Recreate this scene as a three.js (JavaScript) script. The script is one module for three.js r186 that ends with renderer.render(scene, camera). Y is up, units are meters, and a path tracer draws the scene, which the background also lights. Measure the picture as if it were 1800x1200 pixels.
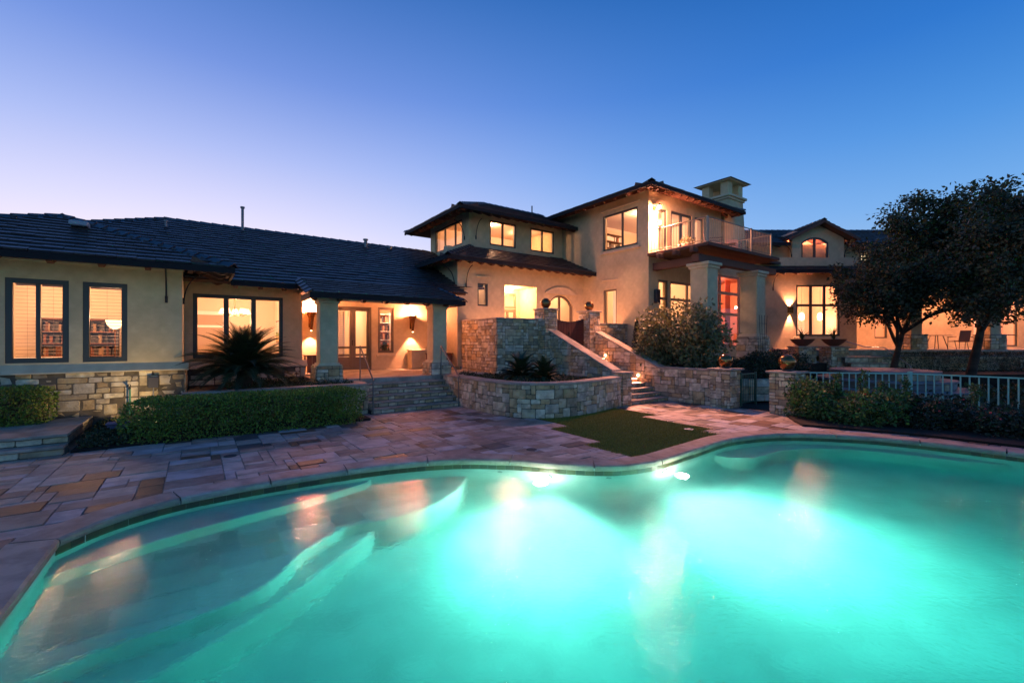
import * as THREE from 'three';
import { mergeGeometries, mergeVertices } from 'three/addons/utils/BufferGeometryUtils.js';
import { RoundedBoxGeometry } from 'three/addons/geometries/RoundedBoxGeometry.js';
import { RectAreaLightUniformsLib } from 'three/addons/lights/RectAreaLightUniformsLib.js';

// ------------------------------------------------------------------ camera, sky, sun, exposure
const scene = new THREE.Scene();
const camera = new THREE.PerspectiveCamera(2 * Math.atan(600 / 780) * 180 / Math.PI, 1.5, 0.05, 600);
camera.position.set(0, 2, 0);
camera.lookAt(0, 2, -1);
const renderer = new THREE.WebGLRenderer({ antialias: true });
renderer.toneMapping = THREE.LinearToneMapping;
renderer.toneMappingExposure = 1.65;
renderer.shadowMap.enabled = true;
RectAreaLightUniformsLib.init();

const SUNSET = -0.62;                                   // azimuth of the afterglow, radians right of the view axis
{
  const Wd = 1024, Hd = 512, data = new Float32Array(Wd * Hd * 4);
  const mix = (a, b, t) => a + (b - a) * t, ss = (x, a, b) => { const t = Math.min(1, Math.max(0, (x - a) / (b - a))); return t * t * (3 - 2 * t); };
  // dusk air by elevation: [degrees, r, g, b]
  const stops = [[0, 0.42, 0.48, 0.58], [7, 0.30, 0.43, 0.62], [13, 0.19, 0.37, 0.66], [20, 0.105, 0.285, 0.62], [28, 0.040, 0.185, 0.52], [38, 0.010, 0.112, 0.37], [60, 0.008, 0.075, 0.25], [90, 0.01, 0.07, 0.22]];
  const air = (e) => { let k = 0; while (k < stops.length - 2 && e > stops[k + 1][0]) k++; const A = stops[k], B = stops[k + 1], t = Math.min(1, Math.max(0, (e - A[0]) / (B[0] - A[0]))); return [1, 2, 3].map((c) => mix(A[c], B[c], t)); };
  for (let j = 0; j < Hd; j++) {
    const el = ((j + 0.5) / Hd - 0.5) * Math.PI, e = Math.max(0, el) * 180 / Math.PI;
    for (let i = 0; i < Wd; i++) {
      const ro = ((i + 0.5) / Wd - 0.5) * 2 * Math.PI, x = Math.cos(ro), z = Math.sin(ro), az = Math.atan2(x, -z);
      let da = Math.abs(az - SUNSET); if (da > Math.PI) da = 2 * Math.PI - da;
      const c = air(e), wide = Math.exp(-(da * da) / 0.42) * Math.exp(-(((e - 3) / 15) ** 2)), broad = Math.exp(-(da * da) / 1.0) * Math.exp(-((e / 27) ** 2));
      const away = ss(da, 0.35, 1.5) * (0.5 + 0.5 * ss(e, 6, 26)), glow = [0.33, 0.19, 0.05], veil = [0.20, 0.06, 0.03], o = (j * Wd + i) * 4;
      for (let k = 0; k < 3; k++) data[o + k] = 0.87 * (c[k] + glow[k] * wide + veil[k] * broad) * (1 - [0.58, 0.30, 0.16][k] * away);
      data[o + 3] = 1;
    }
  }
  const sky = new THREE.DataTexture(data, Wd, Hd, THREE.RGBAFormat, THREE.FloatType);
  sky.mapping = THREE.EquirectangularReflectionMapping; sky.magFilter = THREE.LinearFilter; sky.needsUpdate = true;
  scene.background = sky; scene.environment = sky;
}
const sun = new THREE.DirectionalLight(new THREE.Color(1, 0.72, 0.62), 0.12);   // the last of the light, from where the sun went down
sun.position.set(Math.sin(SUNSET) * 60, 8, -Math.cos(SUNSET) * 60); sun.castShadow = true; sun.shadow.radius = 40;
Object.assign(sun.shadow.camera, { left: -40, right: 40, top: 40, bottom: -40, near: 1, far: 140 });
sun.target.position.set(0, 0, -12); scene.add(sun, sun.target);

// ------------------------------------------------------------------ helpers
const rng = (seed) => () => { seed = (seed + 0x6d2b79f5) | 0; let t = Math.imul(seed ^ (seed >>> 15), 1 | seed); t = (t + Math.imul(t ^ (t >>> 7), 61 | t)) ^ t; return ((t ^ (t >>> 14)) >>> 0) / 4294967296; };
const R0 = rng(7), V3 = (x, y, z) => new THREE.Vector3(x, y, z), M4 = () => new THREE.Matrix4();
const TH = Math.atan2(780, 1100), CS = Math.cos(TH), SN = Math.sin(TH);
const MH = M4().makeRotationY(TH), MI = M4();            // house axes (a to the right along the facades, b into the house) and the camera's own axes
const W = (a, b, y = 0) => V3(CS * a - SN * b, y, -(SN * a + CS * b));
const names = {};
const num = (n) => { names[n] = (names[n] ?? -1) + 1; return names[n] ? n + '_' + String(names[n]).padStart(3, '0') : n; };
function thing(name, label, category, pos, group, kind) {
  const g = new THREE.Group(); g.name = num(name); g.position.copy(pos); g.userData = { label, category };
  if (group) g.userData.group = group;
  if (kind) g.userData.kind = kind;
  scene.add(g); return g;
}
const rootOf = (o) => { while (o.parent && o.parent !== scene) o = o.parent; return o; };
// a part whose geometry is given in house axes (MH), in world axes (MI) or, with m = null, in the thing's own axes
function part(parent, name, geo, mat, m = MH) {
  if (m) { geo.applyMatrix4(m); const p = rootOf(parent).position; geo.translate(-p.x, -p.y, -p.z); }
  const o = new THREE.Mesh(geo, mat); o.name = name; parent.add(o); return o;
}
function solo(name, label, category, geo, mat, m = MH, group, kind) {        // a thing that is one mesh
  if (m) geo.applyMatrix4(m);
  geo.computeBoundingBox(); const b = geo.boundingBox, c = V3((b.min.x + b.max.x) / 2, b.min.y, (b.min.z + b.max.z) / 2); geo.translate(-c.x, -c.y, -c.z);
  const o = new THREE.Mesh(geo, mat); o.name = num(name); o.position.copy(c); o.userData = { label, category };
  if (group) o.userData.group = group;
  if (kind) { o.userData.kind = kind; }
  scene.add(o); return o;
}
function structure(name, geo, mat, m = MI) { const o = solo(name, undefined, undefined, geo, mat, m, null, 'structure'); delete o.userData.label; delete o.userData.category; return o; }
function muv(g, k = 1, du = 0, dv = 0) {                                  // uv in metres from position and normal
  const p = g.attributes.position, n = g.attributes.normal, uv = new Float32Array(p.count * 2);
  for (let i = 0; i < p.count; i++) {
    const ax = Math.abs(n.getX(i)), ay = Math.abs(n.getY(i)), az = Math.abs(n.getZ(i)), x = p.getX(i), y = p.getY(i), z = p.getZ(i);
    const [u, v] = ay > ax && ay > az ? [x, z] : ax > az ? [z, y] : [x, y];
    uv[i * 2] = u * k + du; uv[i * 2 + 1] = v * k + dv;
  }
  g.setAttribute('uv', new THREE.BufferAttribute(uv, 2)); return g;
}
const box = (x0, x1, y0, y1, b0, b1) => muv(new THREE.BoxGeometry(x1 - x0, y1 - y0, b1 - b0).translate((x0 + x1) / 2, (y0 + y1) / 2, -(b0 + b1) / 2));
const rbox = (x0, x1, y0, y1, b0, b1, r = 0.02) => muv(new RoundedBoxGeometry(x1 - x0, y1 - y0, b1 - b0, 2, r).translate((x0 + x1) / 2, (y0 + y1) / 2, -(b0 + b1) / 2));
const flat = (g) => { g = g.index ? g.toNonIndexed() : g; for (const k of Object.keys(g.attributes)) if (!['position', 'normal', 'uv'].includes(k)) g.deleteAttribute(k); return g; };
const join = (list) => mergeGeometries(list.map(flat));
function bar(p, q, r, seg = 8, r2 = r) {                                  // a round bar between two points
  const d = q.clone().sub(p), g = new THREE.CylinderGeometry(r2, r, d.length(), seg, 1);
  g.translate(0, d.length() / 2, 0).applyQuaternion(new THREE.Quaternion().setFromUnitVectors(V3(0, 1, 0), d.normalize())).translate(p.x, p.y, p.z); return g;
}
const tube = (pts, r, n = 24, seg = 7) => new THREE.TubeGeometry(new THREE.CatmullRomCurve3(pts), n, r, seg, false);
const P = (a, b, y) => V3(a, y, -b);                                       // a point in (x, depth, height)
const lathe = (prof, n = 20) => new THREE.LatheGeometry(prof.map(([r, y]) => new THREE.Vector2(r, y)), n);

// ------------------------------------------------------------------ textures and materials
function noiseField(n, seed, oct, base = 4, aspect = 1) {                   // tileable value noise, 0..1
  const out = new Float32Array(n * n); let amp = 1, tot = 0;
  for (let o = 0; o < oct; o++) {
    const fx = Math.max(1, Math.round(base * (1 << o) * aspect)), fy = base * (1 << o), r = rng(seed * 97 + o * 13 + 1), L = new Float32Array(fx * fy); for (let i = 0; i < L.length; i++) L[i] = r();
    for (let y = 0; y < n; y++) for (let x = 0; x < n; x++) {
      const u = x / n * fx, v = y / n * fy, x0 = Math.floor(u), y0 = Math.floor(v), s = (t) => t * t * (3 - 2 * t), fu = s(u - x0), fv = s(v - y0), x1 = (x0 + 1) % fx, y1 = (y0 + 1) % fy;
      out[y * n + x] += amp * ((L[y0 * fx + x0] * (1 - fu) + L[y0 * fx + x1] * fu) * (1 - fv) + (L[y1 * fx + x0] * (1 - fu) + L[y1 * fx + x1] * fu) * fv);
    }
    tot += amp; amp *= 0.55;
  }
  for (let i = 0; i < out.length; i++) out[i] /= tot;
  return out;
}
function tex(n, f, srgb, rep = 1, repY = rep) {
  const d = new Uint8Array(n * n * 4);
  for (let i = 0; i < n * n; i++) { const c = f(i % n, Math.floor(i / n), i); for (let k = 0; k < 3; k++) d[i * 4 + k] = Math.max(0, Math.min(255, (c.length ? c[k] : c) * 255)); d[i * 4 + 3] = 255; }
  const t = new THREE.DataTexture(d, n, n); t.wrapS = t.wrapT = THREE.RepeatWrapping; t.magFilter = THREE.LinearFilter; t.minFilter = THREE.LinearMipmapLinearFilter; t.generateMipmaps = true;
  t.repeat.set(rep, repY); if (srgb) t.colorSpace = THREE.SRGBColorSpace; t.needsUpdate = true; return t;
}
const nA = noiseField(256, 3, 6, 4), nB = noiseField(256, 9, 5, 12), nC = noiseField(256, 21, 6, 3), nW = noiseField(256, 33, 5, 4, 0.12), nR = noiseField(512, 41, 4, 12);
const T = {
  stucco: tex(256, (x, y, i) => { const v = 0.78 + 0.26 * nC[i] + 0.1 * (nA[(i * 5 + 9) % 65536] - 0.5) - 0.04 * nB[i]; return [v, v * 0.99, v * 0.97]; }, true, 0.37),
  stuccoB: tex(256, (x, y, i) => 0.4 * nB[i] + 0.6 * nA[(i * 3 + 77) % 65536], false, 1.6),
  stone: tex(256, (x, y, i) => { const v = 0.86 + 0.62 * (nA[i] - 0.5), w = nC[i]; return [v * (0.96 + 0.1 * w), v, v * (1.02 - 0.16 * w)]; }, true, 1.7),
  stoneB: tex(256, (x, y, i) => nA[i] * 0.7 + nB[i] * 0.5 - 0.1, false, 2.4),
  slab: tex(256, (x, y, i) => { const v = 0.88 + 0.5 * (nA[i] - 0.5) + 0.22 * (nB[i] - 0.5); return [v, v * (0.97 + 0.05 * nC[i]), v * (0.95 + 0.06 * nC[i])]; }, true, 0.9),
  slabB: tex(256, (x, y, i) => nA[i] * 0.6 + nB[i] * 0.4, false, 2),
  wood: tex(256, (x, y, i) => { const v = 0.55 + 0.5 * nW[i]; return [v, v * 0.93, v * 0.88]; }, true, 0.8),
  tile: tex(256, (x, y, i) => { const v = 0.62 + 0.5 * (nA[i] - 0.2); return [v, v, v]; }, true, 1.1),
  ripple: tex(512, (x, y, i) => nR[i], false, 2.2),
  soil: tex(256, (x, y, i) => { const v = 0.4 + 0.7 * nB[i] * nA[i]; return [v, v * 0.9, v * 0.8]; }, true, 1),
};
const std = (r, g, b, o = {}) => new THREE.MeshStandardMaterial({ color: new THREE.Color(r, g, b), roughness: 0.85, ...o });
const phys = (r, g, b, o = {}) => new THREE.MeshPhysicalMaterial({ color: new THREE.Color(r, g, b), roughness: 0.85, ...o });
const stuccoM = std(0.72, 0.58, 0.34, { map: T.stucco, bumpMap: T.stuccoB, bumpScale: 0.006, roughness: 0.95 });
const trimM = std(0.74, 0.62, 0.40, { map: T.stucco, bumpMap: T.stuccoB, bumpScale: 0.004, roughness: 0.92 });
const mortarM = std(0.15, 0.125, 0.10, { map: T.stone, roughness: 1 });
const stoneC = [[0.62, 0.50, 0.34], [0.74, 0.62, 0.45], [0.52, 0.37, 0.21], [0.80, 0.70, 0.55], [0.60, 0.51, 0.41], [0.66, 0.47, 0.27], [0.44, 0.35, 0.25], [0.70, 0.60, 0.48]];
const stoneMs = stoneC.map((c) => std(...c, { map: T.stone, bumpMap: T.stoneB, bumpScale: 0.02, roughness: 0.93 }));
const capM = std(0.42, 0.35, 0.27, { map: T.slab, bumpMap: T.slabB, bumpScale: 0.006, roughness: 0.8 });
const slabC = [[0.50, 0.40, 0.32], [0.44, 0.34, 0.29], [0.56, 0.48, 0.41], [0.38, 0.29, 0.22], [0.50, 0.45, 0.43], [0.33, 0.24, 0.19]], slabDark = [[0.12, 0.08, 0.06], [0.11, 0.10, 0.10], [0.20, 0.11, 0.06]];
const slabMs = [...slabC, ...slabDark].map((c, i) => std(...c, { map: T.slab, bumpMap: T.slabB, bumpScale: 0.010, roughness: i > 5 ? 0.5 : 0.62 }));
const tileM = std(0.042, 0.043, 0.050, { map: T.tile, roughness: 0.42, vertexColors: true });
const tileMs = [[0.040, 0.041, 0.048], [0.050, 0.050, 0.055], [0.034, 0.036, 0.044], [0.054, 0.050, 0.050]].map((c) => std(...c, { map: T.tile, roughness: 0.42 }));
const deckM = std(0.20, 0.13, 0.09, { map: T.wood, roughness: 0.85 });
const beamM = std(0.17, 0.085, 0.055, { map: T.wood, roughness: 0.75 });
const frameM = std(0.052, 0.060, 0.050, { roughness: 0.5 });
const brassFrameM = std(0.16, 0.12, 0.075, { roughness: 0.5 });
const glassM = phys(1, 1, 1, { transmission: 1, thickness: 0, roughness: 0, ior: 1.5 });
const ironM = std(0.03, 0.028, 0.027, { roughness: 0.5, metalness: 0.6 });
const roomM = std(0.74, 0.62, 0.47, { roughness: 0.95 }), roomRedM = std(0.50, 0.23, 0.13, { roughness: 0.95 }), floorM = std(0.36, 0.2, 0.11, { map: T.wood, roughness: 0.5 });
const whiteM = std(0.80, 0.77, 0.72, { roughness: 0.6 }), darkM = std(0.05, 0.045, 0.04, { roughness: 0.7 }), woodM = std(0.26, 0.11, 0.06, { map: T.wood, roughness: 0.55 });
const bronzeM = std(0.30, 0.13, 0.045, { roughness: 0.16, metalness: 0.85 });
const glowM = (r, g, b, k) => { const m = std(0.8, 0.75, 0.65); m.emissive = new THREE.Color(r, g, b); m.emissiveIntensity = k; return m; };
const bulbM = glowM(1, 0.62, 0.3, 6), shadeM = glowM(1, 0.62, 0.32, 1.6);
const WARM = new THREE.Color(1, 0.52, 0.29), AMBER = new THREE.Color(1, 0.37, 0.22);
function lamp(pos, I, color = WARM, soft = 4) { const l = new THREE.PointLight(color, I); l.position.copy(pos); l.castShadow = true; l.shadow.radius = soft; return l; }
function spot(parent, pos, to, I, angle, pen, color = WARM, soft = 2) {     // given in the parent's own axes
  const l = new THREE.SpotLight(color, I, 0, angle, pen); l.position.copy(pos); l.target.position.copy(to); l.castShadow = true; l.shadow.radius = soft; l.name = 'lamp_light'; parent.add(l, l.target); return l;
}

// ------------------------------------------------------------------ stone work
function clip(poly, nx, ny, d) {                                            // keep nx x + ny y <= d
  const out = [];
  for (let i = 0; i < poly.length; i++) {
    const p = poly[i], q = poly[(i + 1) % poly.length], a = nx * p[0] + ny * p[1] - d, b = nx * q[0] + ny * q[1] - d;
    if (a <= 0) out.push(p);
    if (a * b < 0) { const t = a / (a - b); out.push([p[0] + (q[0] - p[0]) * t, p[1] + (q[1] - p[1]) * t]); }
  }
  return out;
}
const areaOf = (p) => { let s = 0; for (let i = 0; i < p.length; i++) { const q = p[(i + 1) % p.length]; s += p[i][0] * q[1] - q[0] * p[i][1]; } return s / 2; };
// a cushion-faced stone over a convex outline; at(s, y, out) gives the place
function cushion(poly, at, proud, bev, r, du = r() * 9, dv = r() * 9, back = -0.05) {
  const n = poly.length; let cx = 0, cy = 0; for (const p of poly) { cx += p[0] / n; cy += p[1] / n; }
  const ins = poly.map(([x, y]) => { const dx = cx - x, dy = cy - y, l = Math.hypot(dx, dy) || 1, k = Math.min(bev, l * 0.45); return [x + dx / l * k, y + dy / l * k]; });
  const pos = [], uv = [];
  const put = (...v) => { for (const [p, o] of v) { const q = at(p[0], p[1], o); pos.push(q.x, q.y, q.z); uv.push(p[0] + du, p[1] + dv + o); } };
  const c = [cx, cy], tilt = (r() - 0.5) * 0.012, lift = ins.map(() => proud + (r() - 0.5) * bev * 0.5 + tilt);
  for (let i = 0; i < n; i++) {
    const j = (i + 1) % n, e = proud - bev * 0.8;
    put([c, proud + bev * 0.35], [ins[i], lift[i]], [ins[j], lift[j]]);
    put([poly[i], e], [poly[j], e], [ins[j], lift[j]]); put([poly[i], e], [ins[j], lift[j]], [ins[i], lift[i]]);
    put([poly[i], back], [poly[j], back], [poly[j], e]); put([poly[i], back], [poly[j], e], [poly[i], e]);
  }
  const g = new THREE.BufferGeometry(); g.setAttribute('position', new THREE.Float32BufferAttribute(pos, 3)); g.setAttribute('uv', new THREE.Float32BufferAttribute(uv, 2)); g.computeVertexNormals(); return g;
}
function packing(nx, ny, r, sizes) {                                        // irregular ashlar: rectangles on a grid
  const used = new Uint8Array(nx * ny), out = [];
  for (let y = 0; y < ny; y++) for (let x = 0; x < nx; x++) {
    if (used[y * nx + x]) continue;
    let [w, h] = sizes[Math.floor(r() * sizes.length)]; w = Math.min(w, nx - x); h = Math.min(h, ny - y);
    for (let k = 0; k < w; k++) if (used[y * nx + x + k]) { w = k; break; }
    for (let q = 1; q < h; q++) { let ok = true; for (let k = 0; k < w; k++) if (used[(y + q) * nx + x + k]) ok = false; if (!ok) { h = q; break; } }
    for (let q = 0; q < h; q++) for (let k = 0; k < w; k++) used[(y + q) * nx + x + k] = 1;
    out.push([x, y, w, h]);
  }
  return out;
}
const RUBBLE = [[1, 1], [2, 1], [2, 1], [3, 1], [2, 2], [3, 2], [1, 2], [4, 2], [3, 1], [2, 1]];
const ASHLAR = [[2, 1], [3, 1], [3, 2], [4, 2], [2, 2], [4, 1], [3, 1], [2, 1]];
// stones laid over a wall face: path(s) -> {p: Vector3 at foot, n: outward}; top(s) and bottom heights
function lay(owner, m, path, S, bottom, top, { cell = 0.11, seed = 1, sizes = RUBBLE, proud = 0.022, mats = stoneMs, name = 'stone' } = {}) {
  const r = rng(seed), hi = Math.max(...Array.from({ length: 21 }, (_, k) => top(S * k / 20))), nx = Math.max(1, Math.round(S / cell)), ny = Math.max(1, Math.ceil((hi - bottom) / cell)), cx = S / nx;
  const at = (s, y, o) => { const f = path(Math.min(S, Math.max(0, s))); return V3(f.p.x + f.n.x * o, y, f.p.z + f.n.z * o); };
  for (const [x, y, w, h] of packing(nx, ny, r, sizes)) {
    const j = 0.007, x0 = x * cx + j, x1 = (x + w) * cx - j, y0 = bottom + y * cell + j, y1 = bottom + (y + h) * cell - j, k = () => (0.1 + 0.35 * r()) * Math.min(0.06, (x1 - x0) * 0.5, (y1 - y0) * 0.5), q = () => (r() - 0.5) * 0.012;
    const a = k(), b = k(), c = k(), d = k();
    let poly = [[x0 + a, y0 + q()], [x1 - b, y0 + q()], [x1 + q() * 0.6, y0 + b], [x1 + q() * 0.6, y1 - c], [x1 - c, y1 + q()], [x0 + d, y1 + q()], [x0 + q() * 0.6, y1 - d], [x0 + q() * 0.6, y0 + a]];
    const t0 = top(x0), t1 = top(x1), L = Math.hypot(x1 - x0, t1 - t0), nxx = -(t1 - t0) / L, nyy = (x1 - x0) / L;
    poly = clip(poly, nxx, nyy, nxx * x0 + nyy * t0 - 0.004);
    if (poly.length < 3 || areaOf(poly) < 0.0012) continue;
    part(owner, name, cushion(poly, at, proud * (0.6 + 0.9 * r()), 0.011, r), mats[Math.floor(r() * mats.length)], m);
  }
}
// the mortared body: a ribbon with a front and a back face
function core(path, S, n, bottom, top, thick, out = 0) {
  const ring = []; for (let i = 0; i <= n; i++) { const s = S * i / n, f = path(s), t = top(s); ring.push([f.p.clone().addScaledVector(f.n, out).setY(bottom), f.p.clone().addScaledVector(f.n, out).setY(t), f.p.clone().addScaledVector(f.n, -thick).setY(t), f.p.clone().addScaledVector(f.n, -thick).setY(bottom)]); }
  return sweep(ring);
}
function sweep(rings, closed = false) {                                     // quads between rings of points, capped
  const pos = [], tri = (a, b, c) => pos.push(a.x, a.y, a.z, b.x, b.y, b.z, c.x, c.y, c.z), k = rings[0].length;
  for (let i = 0; i < rings.length - (closed ? 0 : 1); i++) for (let j = 0; j < k; j++) { const A = rings[i], B = rings[(i + 1) % rings.length], q = (j + 1) % k; tri(A[j], B[j], B[q]); tri(A[j], B[q], A[q]); }
  if (!closed) for (const [r, f] of [[rings[0], 1], [rings[rings.length - 1], 0]]) for (let j = 1; j < k - 1; j++) f ? tri(r[0], r[j], r[j + 1]) : tri(r[0], r[j + 1], r[j]);
  const g = new THREE.BufferGeometry(); g.setAttribute('position', new THREE.Float32BufferAttribute(pos, 3)); g.computeVertexNormals();
  const fl = new Float32Array(pos.length); fl.set(g.attributes.normal.array); return muv(g);
}
function caps(owner, m, path, S, top, thick, { len = 0.7, over = 0.05, h = 0.065, seed = 3, mat = capM, name = 'cap_stone', sub = 4 } = {}) {
  const r = rng(seed); let s = 0;
  while (s < S - 0.02) {
    let e = Math.min(S, s + len * (0.75 + 0.5 * r())); if (S - e < 0.2) e = S;
    const ring = [], c = 0.012;
    for (let i = 0; i <= sub; i++) {
      const q = s + 0.004 + (e - s - 0.008) * i / sub, f = path(q), t = top(q), at = (o, y) => f.p.clone().addScaledVector(f.n, o).setY(t + y);
      ring.push([at(over - c, 0), at(over, c), at(over, h - c), at(over - c, h), at(-thick - over + c, h), at(-thick - over, h - c), at(-thick - over, c), at(-thick - over + c, 0)]);
    }
    part(owner, name, sweep(ring), mat, m); s = e;
  }
}
const straight = (a0, b0, a1, b1, flip = 1) => { const L = Math.hypot(a1 - a0, b1 - b0), n = V3((b1 - b0) / L, 0, (a1 - a0) / L).multiplyScalar(flip); return Object.assign((s) => ({ p: P(a0 + (a1 - a0) * s / L, b0 + (b1 - b0) * s / L, 0), n }), { L }); };
function pillar(name, label, m, x, b, w, y0, y1, seed, group, capW = 0.07) {
  const g = thing(name, label, 'pillar', P(x, b, y0).applyMatrix4(m), group), h = w / 2;
  part(g, 'mortar_core', box(x - h, x + h, y0, y1, b - h, b + h), mortarM, m);
  const faces = [straight(x - h, b - h, x + h, b - h), straight(x - h, b + h, x - h, b - h), straight(x + h, b - h, x + h, b + h)];
  faces.forEach((f, i) => lay(g, m, f, w, y0, () => y1, { cell: 0.085, seed: seed + i }));
  part(g, 'cap_stone', rbox(x - h - capW, x + h + capW, y1, y1 + 0.055, b - h - capW, b + h + capW, 0.015), capM, m);
  return g;
}

// ------------------------------------------------------------------ the pool
const far = [[-4.6, 4.46], [-4.56, 5.0], [-4.29, 5.57], [-3.85, 6.0], [-3.29, 6.42], [-2.63, 6.84], [-1.86, 7.24], [-0.96, 7.48], [0, 7.43], [0.92, 7.18], [1.64, 7.11], [2.36, 7.38], [3.37, 8.2], [4.59, 9.16], [5.77, 9.57], [6.71, 9.51], [7.65, 9.16], [8.5, 8.5], [9.6, 7.2], [10.3, 5.6], [10.3, 3.8], [9.2, 2.2], [6.8, 1.35], [3.2, 1.05], [-0.6, 1.05], [-2.4, 1.25]];
const edge = [];                                                            // outline of the pool on the ground, (X, distance)
{
  const c = new THREE.CatmullRomCurve3(far.map(([x, d]) => V3(x, 0, d)), false, 'centripetal');
  for (const p of c.getSpacedPoints(300)) edge.push([p.x, p.z]);
  for (let k = 1; k < 26; k++) edge.push([-2.4 + (-4.6 + 2.4) * k / 26, 1.25 + (4.46 - 1.25) * k / 26]);
}
const NE = edge.length, edgeN = edge.map((p, i) => {                        // outward mitre at each point
  const a = edge[(i + NE - 1) % NE], b = edge[(i + 1) % NE], u = [p[0] - a[0], p[1] - a[1]], v = [b[0] - p[0], b[1] - p[1]], lu = Math.hypot(...u), lv = Math.hypot(...v);
  const n1 = [-u[1] / lu, u[0] / lu], n2 = [-v[1] / lv, v[0] / lv], m = [n1[0] + n2[0], n1[1] + n2[1]], k = 2 / (m[0] * m[0] + m[1] * m[1]); return [m[0] * k, m[1] * k];
});
const off = (i, o) => { i = (i + NE) % NE; return [edge[i][0] + edgeN[i][0] * o, edge[i][1] + edgeN[i][1] * o]; };
const loop = (o) => edge.map((_, i) => off(i, o));
function nearEdge(x, d) {
  let best = 1e9, q, n;
  for (let i = 0; i < NE; i++) {
    const a = edge[i], b = edge[(i + 1) % NE], ux = b[0] - a[0], uy = b[1] - a[1], l2 = ux * ux + uy * uy, t = Math.max(0, Math.min(1, ((x - a[0]) * ux + (d - a[1]) * uy) / l2)), px = a[0] + ux * t, py = a[1] + uy * t, r = (x - px) ** 2 + (d - py) ** 2;
    if (r < best) { best = r; q = [px, py]; const l = Math.sqrt(l2); n = [-uy / l, ux / l]; }
  }
  return { dist: Math.sign((x - q[0]) * n[0] + (d - q[1]) * n[1]) * Math.sqrt(best), q, n };
}
const shapeOf = (pts) => new THREE.Shape(pts.map(([x, y]) => new THREE.Vector2(x, y)));
const prism = (pts, y0, y1) => muv(new THREE.ExtrudeGeometry(shapeOf(pts), { depth: y1 - y0, bevelEnabled: false }).rotateX(-Math.PI / 2).translate(0, y0, 0));
const sheet = (pts, y, holes = []) => { const s = shapeOf(pts); for (const h of holes) s.holes.push(new THREE.Path(h.map(([x, d]) => new THREE.Vector2(x, d)))); return muv(new THREE.ShapeGeometry(s).rotateX(-Math.PI / 2).translate(0, y, 0)); };
const WL = -0.13;
const plasterT = tex(256, (x, y, i) => { const v = 0.84 + 0.22 * (nC[i] - 0.5) + 0.12 * (nB[i] - 0.5); return [v, v, v * 0.99]; }, true, 0.3);
const plasterM = std(0.80, 0.82, 0.78, { map: plasterT, roughness: 0.9 });
const pool = thing('swimming_pool', 'freeform swimming pool with lit turquoise water and underwater steps', 'pool', V3(2, -1.45, -5));
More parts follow.
